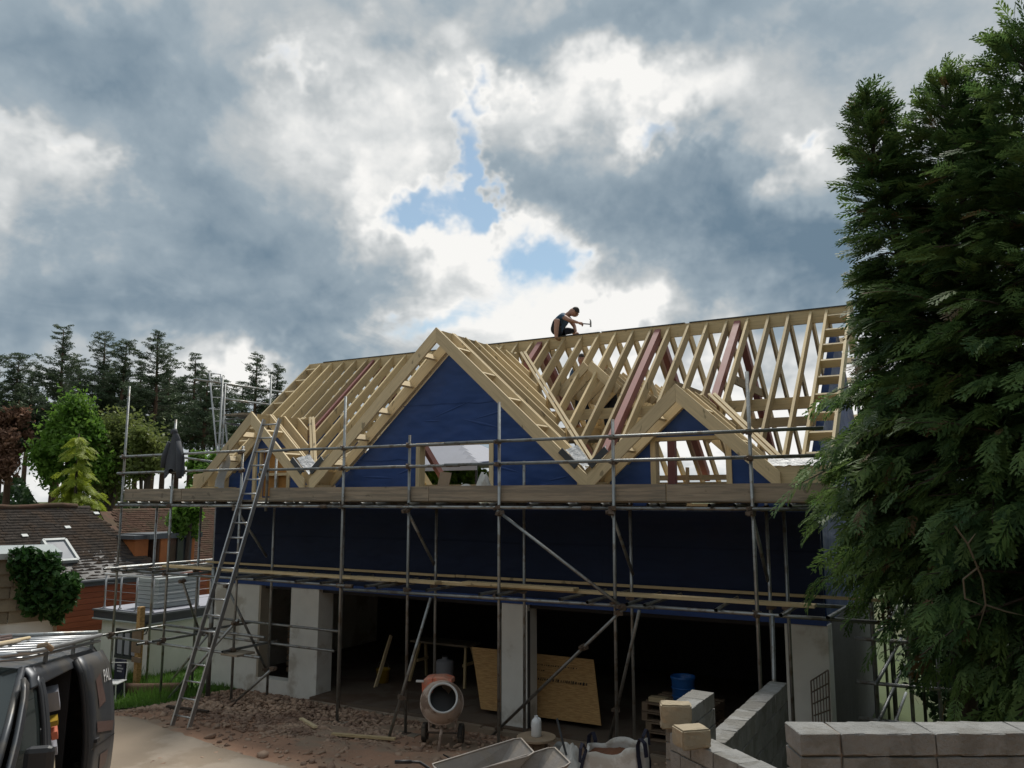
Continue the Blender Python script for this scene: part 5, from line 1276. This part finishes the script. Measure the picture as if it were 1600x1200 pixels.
for P in (((1492, 822), (1512, 850), (1535, 905), (1540, 945), (1530, 962)), ((1540, 945), (1570, 955), (1600, 962)), ((1512, 850), (1524, 834)), ((1530, 885), (1505, 905), (1508, 935), (1540, 948)), ((1540, 945), (1528, 985))):
    MB().pipe([atD(x, y, 7.6+.002*(y-900)) for x, y in P], [.009]*(len(P)-1)+[.003], 6, cap=False).build('twig', 'twig', TW)

def tuft_template(n=26, seed=2, flat=.35):
    g = np.random.default_rng(seed); Q = []
    for k in range(n):
        p = g.normal(0, 1, 3); p = p/np.linalg.norm(p)*g.random()**.4; p[2] *= flat
        a = g.normal(0, 1, 3); a[2] = a[2]*.5+.25; a /= np.linalg.norm(a); b = np.cross(a, g.normal(0, 1, 3)); b /= np.linalg.norm(b); a = a*.30; b = b*.085
        Q.append([p-a, p+b, p+a, p-b])
    return np.array(Q, np.float32)
TUF = [tuft_template(36, s) for s in (2, 3, 4)]
def pine(px_, d, ytop, ybot, label, wide=2.6, seed=0, nb=84, sparse=1.):
    g = np.random.default_rng(seed+50); r0 = random.Random(seed+50)
    b = atD(px_, 779, d); z0 = -3.; top_ = atD(px_, ytop, d).z; cb = atD(px_, ybot, d).z; H = top_-z0
    T = thing('pine_tree', label, 'tree', (b.x, b.y, z0), group='pines behind the neighbouring house')
    k = r0.uniform(-.4, .4); tr = lambda h: np.array([k*math.sin(h/H*2.4), .3*k*math.sin(h/H*3), h])
    MB().pipe([tuple(tr(H*t)) for t in (0, .25, .5, .75, .9, .99)], [.27, .23, .18, .11, .06, .015], 8).build('trunk', 'bark_red', T, local=True, smooth=True)
    pos, xd, up, sz = [[], [], []], [[], [], []], [[], [], []], [[], [], []]; br_ = MB()
    for i in range(nb):
        t = ((i+r0.random())/nb); h = (cb-z0)+(H-(cb-z0))*t; a = r0.uniform(0, 6.283)
        L = wide*(.10+.90*(1-t)**.65)*r0.uniform(.4, 1.2)*(.8+.4*math.sin(h*2.1+seed))
        rise = L*r0.uniform(-.12, .22)+L*.35*t; o = tr(h)
        f = lambda s: o+np.array([math.cos(a)*L*s, math.sin(a)*L*s, rise*s*s])
        br_.pipe([tuple(f(0)), tuple(f(.5)), tuple(f(.95))], [.045*(1.2-t), .03*(1.2-t), .008], 4, cap=False)
        m = max(2, int(L*3.0*sparse))
        for j in range(m):
            s = .35+.65*(j+r0.random())/m; w = r0.randrange(3)
            pos[w].append(f(s)+g.normal(0, .12, 3)*np.array([1, 1, .4])); xd[w].append([math.cos(a+r0.uniform(-1, 1)), math.sin(a+r0.uniform(-1, 1)), .1]); up[w].append([g.normal(0, .2), g.normal(0, .2), 1.]); sz[w].append(r0.uniform(.30, .60)*(.42+.58*(1-t)))
    V_ = np.concatenate([place(TUF[w], np.array(pos[w]), np.array(xd[w], float), np.array(up[w], float), np.array(sz[w])) for w in range(3) if pos[w]])
    npmesh('crown', V_, np.arange(len(V_)).reshape(-1, 4), 'leaf_pine', T); br_.build('branches', 'bark', T, local=True)['kind'] = 'stuff'; return T
PN = [(-28, 48, 540, 715, 'leftmost pine, half cut by the picture edge', 2.9), (14, 47, 548, 700, 'second pine from the left edge, above the copper tree', 2.6), (74, 50, 503, 705, 'tall pointed pine above the bright green tree', 2.7), (108, 56, 560, 700, 'shorter pine right of the tall pointed one', 2.4),
      (142, 50, 513, 705, 'pine left of the tallest scaffold standard with two-pronged top', 2.6), (186, 49, 527, 700, 'pine just behind the tallest scaffold standard', 2.5), (226, 50, 511, 700, 'tall dense pine right of the leftmost scaffold standard', 2.9), (258, 58, 575, 700, 'smaller pine above the hanging jacket', 2.3),
      (293, 54, 545, 690, 'thin topped pine left of the ladder behind the roof', 2.0), (318, 50, 580, 690, 'pine behind the left ladder and tubes', 2.2), (345, 60, 590, 690, 'low pine between the rear scaffold tubes', 2.1), (392, 56, 545, 680, 'open branched pine standing against white cloud', 2.3), (421, 58, 566, 690, 'rightmost pine beside the roof verge', 1.7), (372, 62, 592, 690, 'farther pine low behind the rear scaffold boards', 2.5), (332, 64, 588, 690, 'farther pine left of the rear scaffold boards', 2.6), (306, 62, 570, 690, 'farther pine right of the thin topped one', 2.4)]
PN += [(40, 62, 570, 690, 'farther pine in the gap left of the tall pointed pine', 2.9), (92, 64, 575, 690, 'farther pine showing between the pointed and the two-pronged pines', 2.9), (164, 63, 560, 690, 'farther pine filling the gap left of the tallest standard', 2.9), (206, 64, 560, 690, 'farther pine filling the gap right of the tallest standard', 2.9), (246, 64, 590, 690, 'farther low pine behind the hanging jacket', 2.7), (276, 63, 585, 690, 'farther pine between jacket and rear ladder', 2.6)]
for i, (x, d, yt, yb_, lb, w) in enumerate(PN): pine(x, d, yt, yb_, lb, w, i, 135 if x < 280 else 84, 1. if x < 280 else .85)
def broadleaf(px_, py_, d, rx_, rz_, m, label, n=9000, leaf=.13, seed=0, lobes=14, name='broadleaf_tree', trunk='bark', droop=False):
    r0 = random.Random(seed+9); c = atD(px_, py_, d); k = d/1268.; rx_, rz_ = rx_*k, rz_*k; z0 = -3. if d > 20 else ground_z(c.x, c.y)
    T = thing(name, label, 'tree', (c.x, c.y, z0)); pts = []
    L = []
    for i in range(lobes):
        a = r0.uniform(0, 6.28); e = r0.uniform(-1.1, 1.3); q = r0.uniform(.3, .85)
        L.append((Vector((math.cos(a)*math.cos(e)*rx_*q, math.sin(a)*math.cos(e)*rx_*q, math.sin(e)*rz_*q)), r0.uniform(.16, .42)))
    for i in range(n):
        o, s = L[r0.randrange(lobes)]; v = Vector((r0.gauss(0, .55), r0.gauss(0, .55), r0.gauss(0, .5)))
        pts.append((o.x+v.x*rx_*s, o.y+v.y*rx_*s, o.z+v.z*rz_*s*.8+c.z-z0))
    leafcloud('crown', pts, leaf, m, T)
    tm = MB(); tm.pipe([(0, 0, -.2), (.05, 0, (c.z-z0)*.5), (0, .05, c.z-z0+rz_*.4)], [.16*rx_/2+.05, .12*rx_/2+.04, .03], 8); tm.build('trunk', trunk, T, local=True, smooth=True)
    lb_ = MB()
    for o, s in L[:8]: lb_.pipe([(0, 0, (c.z-z0)*.6), tuple(Vector((o.x*.5, o.y*.5, o.z*.4+(c.z-z0)*.95))), (o.x, o.y, o.z+c.z-z0)], [.06, .04, .012], 5, cap=False)
    lb_.build('limbs', trunk, T, local=True)['kind'] = 'stuff'; return T
broadleaf(0, 690, 46, 44, 68, 'leaf_copper', 'copper leaved tree at the left edge below the pines', 20000, .12, 1, 30)
broadleaf(106, 705, 42, 60, 92, 'leaf_green', 'fresh green leaved tree right of the copper tree', 22000, .13, 2, 30)
broadleaf(176, 712, 44, 70, 86, 'leaf_olive', 'olive green tree left of the leftmost scaffold standard', 20000, .12, 3, 30)
broadleaf(228, 716, 40, 40, 52, 'leaf_olive', 'small olive tree left of the hanging jacket', 5000, .12, 4, 12)
broadleaf(322, 738, 34, 40, 44, 'leaf_green', 'small fresh green tree beside the left eaves', 9000, .12, 5, 14)
broadleaf(8, 655, 52, 30, 34, 'leaf_green', 'light green crown peeping over the copper tree', 4000, .15, 6, 8)
broadleaf(292, 800, 24, 26, 40, 'leaf_green', 'young green tree between the rear dormer and the blue wall', 7000, .09, 7, 12)
broadleaf(700, 755, 27, 70, 40, 'leaf_green', 'green tree seen through the big gable window', 7000, .12, 8, 14)
# yellow weeping conifer: layered drooping sprays
YC = thing('golden_conifer', 'golden yellow conifer with drooping layered branches before the pines', 'tree', tuple(atD(116, 779, 30))[:2]+(-3.,))
yt_ = atD(116, 676, 30).z+3.; pos, xd, up, sz = [], [], [], []
r0 = random.Random(4)
MB().pipe([(0, 0, 0), (.1, 0, yt_*.5), (0, 0, yt_)], [.16, .1, .02], 8).build('trunk', 'bark', YC, local=True, smooth=True)
for i in range(190):
    t = r0.random()**.8; h = yt_-.1-(yt_*.62)*t; a = r0.uniform(0, 6.28); L = (.3+2.1*t)*r0.uniform(.5, 1.1)
    for j in range(int(5+L*9)):
        s = (j+r0.random())/(5+L*9); p = (math.cos(a)*L*s+r0.gauss(0, .05), math.sin(a)*L*s+r0.gauss(0, .05), h+.25*L*s-.6*L*s*s+r0.gauss(0, .04)); pos.append(p); b = a+r0.uniform(-.8, .8); xd.append([math.cos(b), math.sin(b), -.5]); up.append([r0.gauss(0, .4), r0.gauss(0, .4), 1.]); sz.append(r0.uniform(.3, .5))
V_ = place(SPR*np.array([1, 1.2, 1], np.float32), np.array(pos), np.array(xd), np.array(up), np.array(sz)); npmesh('crown', V_, np.arange(len(V_)).reshape(-1, 4), 'leaf_yellow', YC)
# undergrowth below the pines, shrubs by the right-hand scaffold
pts = []
for i in range(30000):
    x = random.uniform(-90, 460); d = random.uniform(50, 60); q = atD(x, 779, d); pts.append((q.x, q.y, random.uniform(-2.5, 4.2+2.6*mnoise.noise(Vector((x*.02, 0, 0))))))
tag(leafcloud('undergrowth', pts, .22, 'leaf_bush'), 'dark green undergrowth below the line of pines', 'undergrowth', kind='stuff')
def bush(x, y, r, h, label, m='leaf_bush', n=2600, leaf=.06, seed=0):
    r0 = random.Random(seed); z = ground_z(x, y); B = thing('shrub', label, 'shrub', (x, y, z)); P = []
    for i in range(n):
        v = Vector((r0.gauss(0, 1), r0.gauss(0, 1), r0.gauss(0, 1))).normalized()*r0.random()**.5; P.append((v.x*r, v.y*r, h*.55+v.z*h*.5))
    leafcloud('leaves', P, leaf, m, B); st_ = MB()
    for k in range(7): a = r0.uniform(0, 6.28); st_.pipe([(0, 0, 0), (math.cos(a)*r*.4, math.sin(a)*r*.4, h*.5), (math.cos(a)*r*.8, math.sin(a)*r*.8, h*.85)], [.02, .014, .005], 5, cap=False)
    st_.build('stems', 'bark', B, local=True)
bush(-.2, 14.6, .75, 2.3, 'leafy shrub behind the dark tubes right of the side wall', 'leaf_bush', 2600, .07, 1)
bush(.9, 13.4, .7, 1.5, 'low shrub under the cypresses', 'leaf_bush', 1800, .07, 2)
bush(2.6, 14.5, .9, 1.7, 'shrub in the gap between the cypress trunks at the right', 'leaf_olive', 2200, .07, 3)
bush(-.5, 16.8, 1.1, 3.0, 'taller dark shrub behind the rear tubes at the right gable', 'leaf_bush', 3600, .08, 5)
bush(.7, 17.5, 1.3, 3.4, 'broad dark shrub far behind the cypress trunks', 'leaf_bush', 4200, .09, 6)
bush(-1.0, 12.2, .45, 1.0, 'young weedy shrub before the right side wall', 'leaf_green', 900, .05, 4)
pts = []
for i in range(12000):                        # unseen leaf belt added behind the viewer to block low sky light
    a = R_(random.uniform(28, 262)); rr = random.uniform(16, 23); pts.append((math.sin(a)*rr, math.cos(a)*rr, random.uniform(0, 14) if rr > 18 else random.uniform(0, 9)))
tag(leafcloud('leaf_light_blocker', pts, .75, 'leaf_bush'), 'unseen belt of dark leaves added behind the viewpoint to block sky light', 'light blocker', kind='stuff')

# ================================================================== PEOPLE
def person(label, loc, rotz, J, bones, mats, headc, look, hands, hairm='hair', s=1.0, extra=None):
    """J: joint -> (x,y,z,r); bones: (a,b,material index); one continuous skinned body"""
    Pn = thing('person', label, 'person', loc, rotz)
    names = list(J); ix = {n: i for i, n in enumerate(names)}
    me = bpy.data.meshes.new('body'); me.from_pydata([J[n][:3] for n in names], [(ix[a], ix[b]) for a, b, _ in bones], []); 
    o = bpy.data.objects.new('body', me); COL.objects.link(o)
    sk_ = o.modifiers.new('skin', 'SKIN'); sk_.use_smooth_shade = True; o.modifiers.new('sub', 'SUBSURF').levels = 2
    for i, n in enumerate(names): 
        me.skin_vertices[0].data[i].radius = (J[n][3], J[n][3] if len(J[n]) < 5 else J[n][4]); me.skin_vertices[0].data[i].use_root = (n == 'pelvis')
    dg = bpy.context.evaluated_depsgraph_get(); dg.update(); nm = bpy.data.meshes.new_from_object(o.evaluated_get(dg)); bpy.data.objects.remove(o)
    nm.materials.clear()
    for m in mats: nm.materials.append(MATS[m])
    B = [(Vector(J[a][:3]), Vector(J[b][:3]), m) for a, b, m in bones]
    for p in nm.polygons:
        c = p.center; best = None
        for a, b, m in B:
            d = b-a; t = max(0, min(1, (c-a).dot(d)/max(1e-9, d.length_squared))); e = (c-(a+d*t)).length
            if best is None or e < best[0]: best = (e, m)
        p.material_index = best[1]; p.use_smooth = True
    bo = bpy.data.objects.new('body', nm); COL.objects.link(bo); bo.parent = Pn
    # head details: hair cap, nose, ears, eyes, mouth
    hc = Vector(headc); lk = Vector(look).normalized(); rt = lk.cross(Vector((0, 0, 1))).normalized(); upv = rt.cross(lk)
    M = Matrix((rt, lk, upv)).transposed().to_4x4(); M.translation = hc
    hr = MB()
    def cap(u, v):
        t = u*2*math.pi; e = -.25+v*(math.pi/2+.25); x, y, z = math.cos(t)*math.cos(e), math.sin(t)*math.cos(e), math.sin(e)
        if y > .45 and z < .35: z = .35+.2*z
        return M @ Vector((x*.088, y*.102-.006, z*.118+.012))
    hr.grid(cap, 20, 8).build('hair', hairm, Pn, local=True, smooth=True)
    MB().prism([M @ Vector(q) for q in ((-.013, .092, -.02), (.013, .092, -.02), (0, .090, .025))], M.to_3x3() @ Vector((0, .024, -.006))).build('nose', 'skin', Pn, local=True)
    for q in (-1, 1):
        MB().lathe([(0, -.008), (.02, -.006), (.026, 0), (.02, .006), (0, .008)], 8, M @ Matrix.Translation((q*.086, -.005, -.005)) @ Matrix.Rotation(R_(90), 4, 'Y')).build('ear', 'skin', Pn, local=True)
        MB().lathe([(0, .008), (.009, .004), (.010, 0)], 8, M @ Matrix.Translation((q*.032, .090, .012)) @ Matrix.Rotation(R_(-90), 4, 'X')).build('eye', 'black', Pn, local=True)
    MB().box(M @ Vector((0, .09, -.055)), (.042, .010, .008), M.to_3x3()).build('mouth', 'mixer_drum', Pn, local=True)
    for w, dirv, curl in hands:               # palm with five bent fingers
        w = Vector(w); d = Vector(dirv).normalized(); sdv = d.cross(Vector((0, 0, 1))); sdv = sdv.normalized() if sdv.length > .1 else Vector((1, 0, 0)); dn = d.cross(sdv).normalized(); dn = dn if dn.z < 0 else -dn
        h = MB(); h.pipe([w, w+d*.045, w+d*.085], [.026, .034, .03], 8)
        for k in range(4):
            f0 = w+d*.08+sdv*(k-1.5)*.018; L = (.062, .072, .068, .052)[k]; h.pipe([f0, f0+d*L*.5*(1-curl*.3)+dn*L*.25*curl, f0+d*L*.6*(1-curl*.6)+dn*L*.9*curl], [.010, .009, .007], 6)
        t0 = w+d*.03+sdv*.03; h.pipe([t0, t0+d*.03+sdv*.025, t0+d*.055+sdv*.02+dn*.02*curl], [.012, .011, .008], 6)
        h.build('hand', 'skin', Pn, local=True, smooth=True)
    return Pn
MT = ['shirt_navy', 'shorts_dark', 'skin', 'boot', 'hair']
J = {'pelvis': (-.15, 0, .12, .145, .15), 'waist': (-.08, 0, .25, .135, .14), 'chest': (.04, 0, .37, .15, .165), 'neck0': (.13, 0, .45, .075), 'neck': (.20, -.01, .48, .055), 'head0': (.27, -.02, .51, .105), 'head': (.345, -.02, .49, .115), 'head2': (.40, -.03, .455, .085),
     'rs': (.09, -.18, .41, .075), 're0': (.18, -.22, .36, .062), 're': (.31, -.25, .28, .045), 'rw': (.52, -.22, .20, .030), 'ls': (.09, .18, .40, .075), 'le0': (.12, .21, .38, .06), 'le': (.21, .22, .24, .045), 'lw': (.29, .12, .07, .030),
     'rh': (-.12, -.13, .10, .10), 'rk0': (-.02, -.26, .24, .088), 'rk': (.06, -.34, .31, .068), 'rc': (.05, -.37, .10, .058), 'ra': (.05, -.38, -.12, .040), 'rf': (.17, -.40, -.17, .045), 'lh': (-.12, .12, .10, .10), 'lk0': (.02, .24, .16, .09), 'lk': (.18, .30, .14, .066), 'la': (.12, .42, -.18, .040), 'lf': (.24, .44, -.24, .042)}
BN = [('pelvis', 'waist', 0), ('waist', 'chest', 0), ('chest', 'neck0', 0), ('neck0', 'neck', 2), ('neck', 'head0', 2), ('head0', 'head', 2), ('head', 'head2', 2), ('chest', 'rs', 0), ('rs', 're0', 0), ('re0', 're', 2), ('re', 'rw', 2), ('chest', 'ls', 0), ('ls', 'le0', 0), ('le0', 'le', 2), ('le', 'lw', 2),
      ('pelvis', 'rh', 1), ('rh', 'rk0', 1), ('rk0', 'rk', 1), ('rk', 'rc', 2), ('rc', 'ra', 2), ('ra', 'rf', 3), ('pelvis', 'lh', 1), ('lh', 'lk0', 1), ('lk0', 'lk', 1), ('lk', 'la', 2), ('la', 'lf', 3)]
mo_ = atY(880, 535, YR); MAN = person('person in navy shirt and shorts crouched on the ridge swinging a hammer', (mo_.x-.02, YR-.03, ZR+.02), 0, J, BN, MT, (.335, -.02, .495), (.72, -.15, -.68), [((.52, -.22, .20), (.9, .05, -.3), .9), ((.29, .12, .07), (.7, -.2, -.55), .5)])
HM = thing('hammer', 'claw hammer held out over the ridge', 'hammer', (mo_.x-.02+.58, YR-.03-.215, ZR+.02+.17))
MB().tube((-.06, 0, .02), (.22, 0, -.03), .013, 8).build('handle', 'black', HM, local=True)
hd = MB(); hd.tube((.22, 0, -.09), (.22, 0, .03), .02, 8); hd.pipe([(.22, 0, .03), (.215, 0, .07), (.19, 0, .09)], [.016, .012, .005], 6); hd.build('head', 'galv', HM, local=True)

def stand(px_, py_, Y, rz, label, shirt, arms=0, bend=0.):
    t = atY(px_, py_, Y); b = Vector((t.x, t.y, t.z-1.74+bend*.3)); z = lambda h: h
    f = bend
    J = {'pelvis': (0, 0, .95, .13, .12), 'waist': (0, -.02*f, 1.12, .125, .11), 'chest': (0, -.25*f, 1.34, .16, .13), 'neck0': (0, -.38*f, 1.47-.08*f, .07), 'neck': (0, -.42*f, 1.53-.1*f, .052), 'head0': (0, -.45*f-.01, 1.60-.12*f, .10), 'head': (0, -.47*f-.015, 1.67-.14*f, .11), 'head2': (0, -.48*f-.015, 1.735-.15*f, .075),
         'rs': (-.20, -.25*f, 1.42-.04*f, .07), 're': (-.27, -.12-.3*f, 1.16, .045), 'rw': (-.2, -.34-.3*f, 1.10, .03), 'ls': (.20, -.25*f, 1.42-.04*f, .07), 'le': (.28, -.10-.3*f, 1.16, .045), 'lw': (.2, -.33-.3*f, 1.12, .03),
         'rh': (-.10, 0, .9, .095), 'rk': (-.11, -.04, .5, .066), 'ra': (-.11, .02, .09, .042), 'rf': (-.12, -.15, .04, .042), 'lh': (.10, 0, .9, .095), 'lk': (.11, -.05, .5, .066), 'la': (.12, .02, .09, .042), 'lf': (.13, -.15, .04, .042)}
    BN = [('pelvis', 'waist', 0), ('waist', 'chest', 0), ('chest', 'neck0', 0), ('neck0', 'neck', 2), ('neck', 'head0', 2), ('head0', 'head', 2), ('head', 'head2', 2), ('chest', 'rs', 0), ('rs', 're', 0), ('re', 'rw', 2), ('chest', 'ls', 0), ('ls', 'le', 0), ('le', 'lw', 2), ('pelvis', 'rh', 1), ('rh', 'rk', 1), ('rk', 'ra', 1), ('ra', 'rf', 3), ('pelvis', 'lh', 1), ('lh', 'lk', 1), ('lk', 'la', 1), ('la', 'lf', 3)]
    p = person(label, b, rz, J, BN, [shirt]+MT[1:], J['head'][:3], (0, -1, -.2-.5*f), [(J['rw'][:3], (.3, -.8, -.1), .7), (J['lw'][:3], (-.3, -.8, -.1), .7)])
    return b
b1_ = stand(909, 556, 17.4, .4, 'person behind the rafters below the ridge, left of the two', 'shirt_navy')
b2_ = stand(953, 572, 17.2, -.3, 'person in black shirt behind the rafters left of the red steel', 'black', bend=.25)
zz_ = min(b1_.z, b2_.z)
WP = thing('working_platform', 'boarded working platform inside the roof under the two people', 'platform', (b1_.x, 17.3, zz_))
for k in range(4): MB().bx(b1_.x-.8, b2_.x+.8, 16.85+k*.24, 17.07+k*.24, zz_-.05, zz_-.01).build('plank', 'board_grey', WP)
if b1_.z > zz_+.01: MB().bx(b1_.x-.35, b1_.x+.35, 17.1, 17.7, zz_-.008, b1_.z-.005).build('step', 'timber', WP)
elif b2_.z > zz_+.01: MB().bx(b2_.x-.35, b2_.x+.35, 16.9, 17.5, zz_-.008, b2_.z-.005).build('step', 'timber', WP)
for x in (b1_.x-.7, b2_.x+.7):
    for y in (16.95, 17.6): MB().bx(x-.05, x+.05, y-.05, y+.05, 2.6, zz_-.05).build('leg', 'timber', WP)
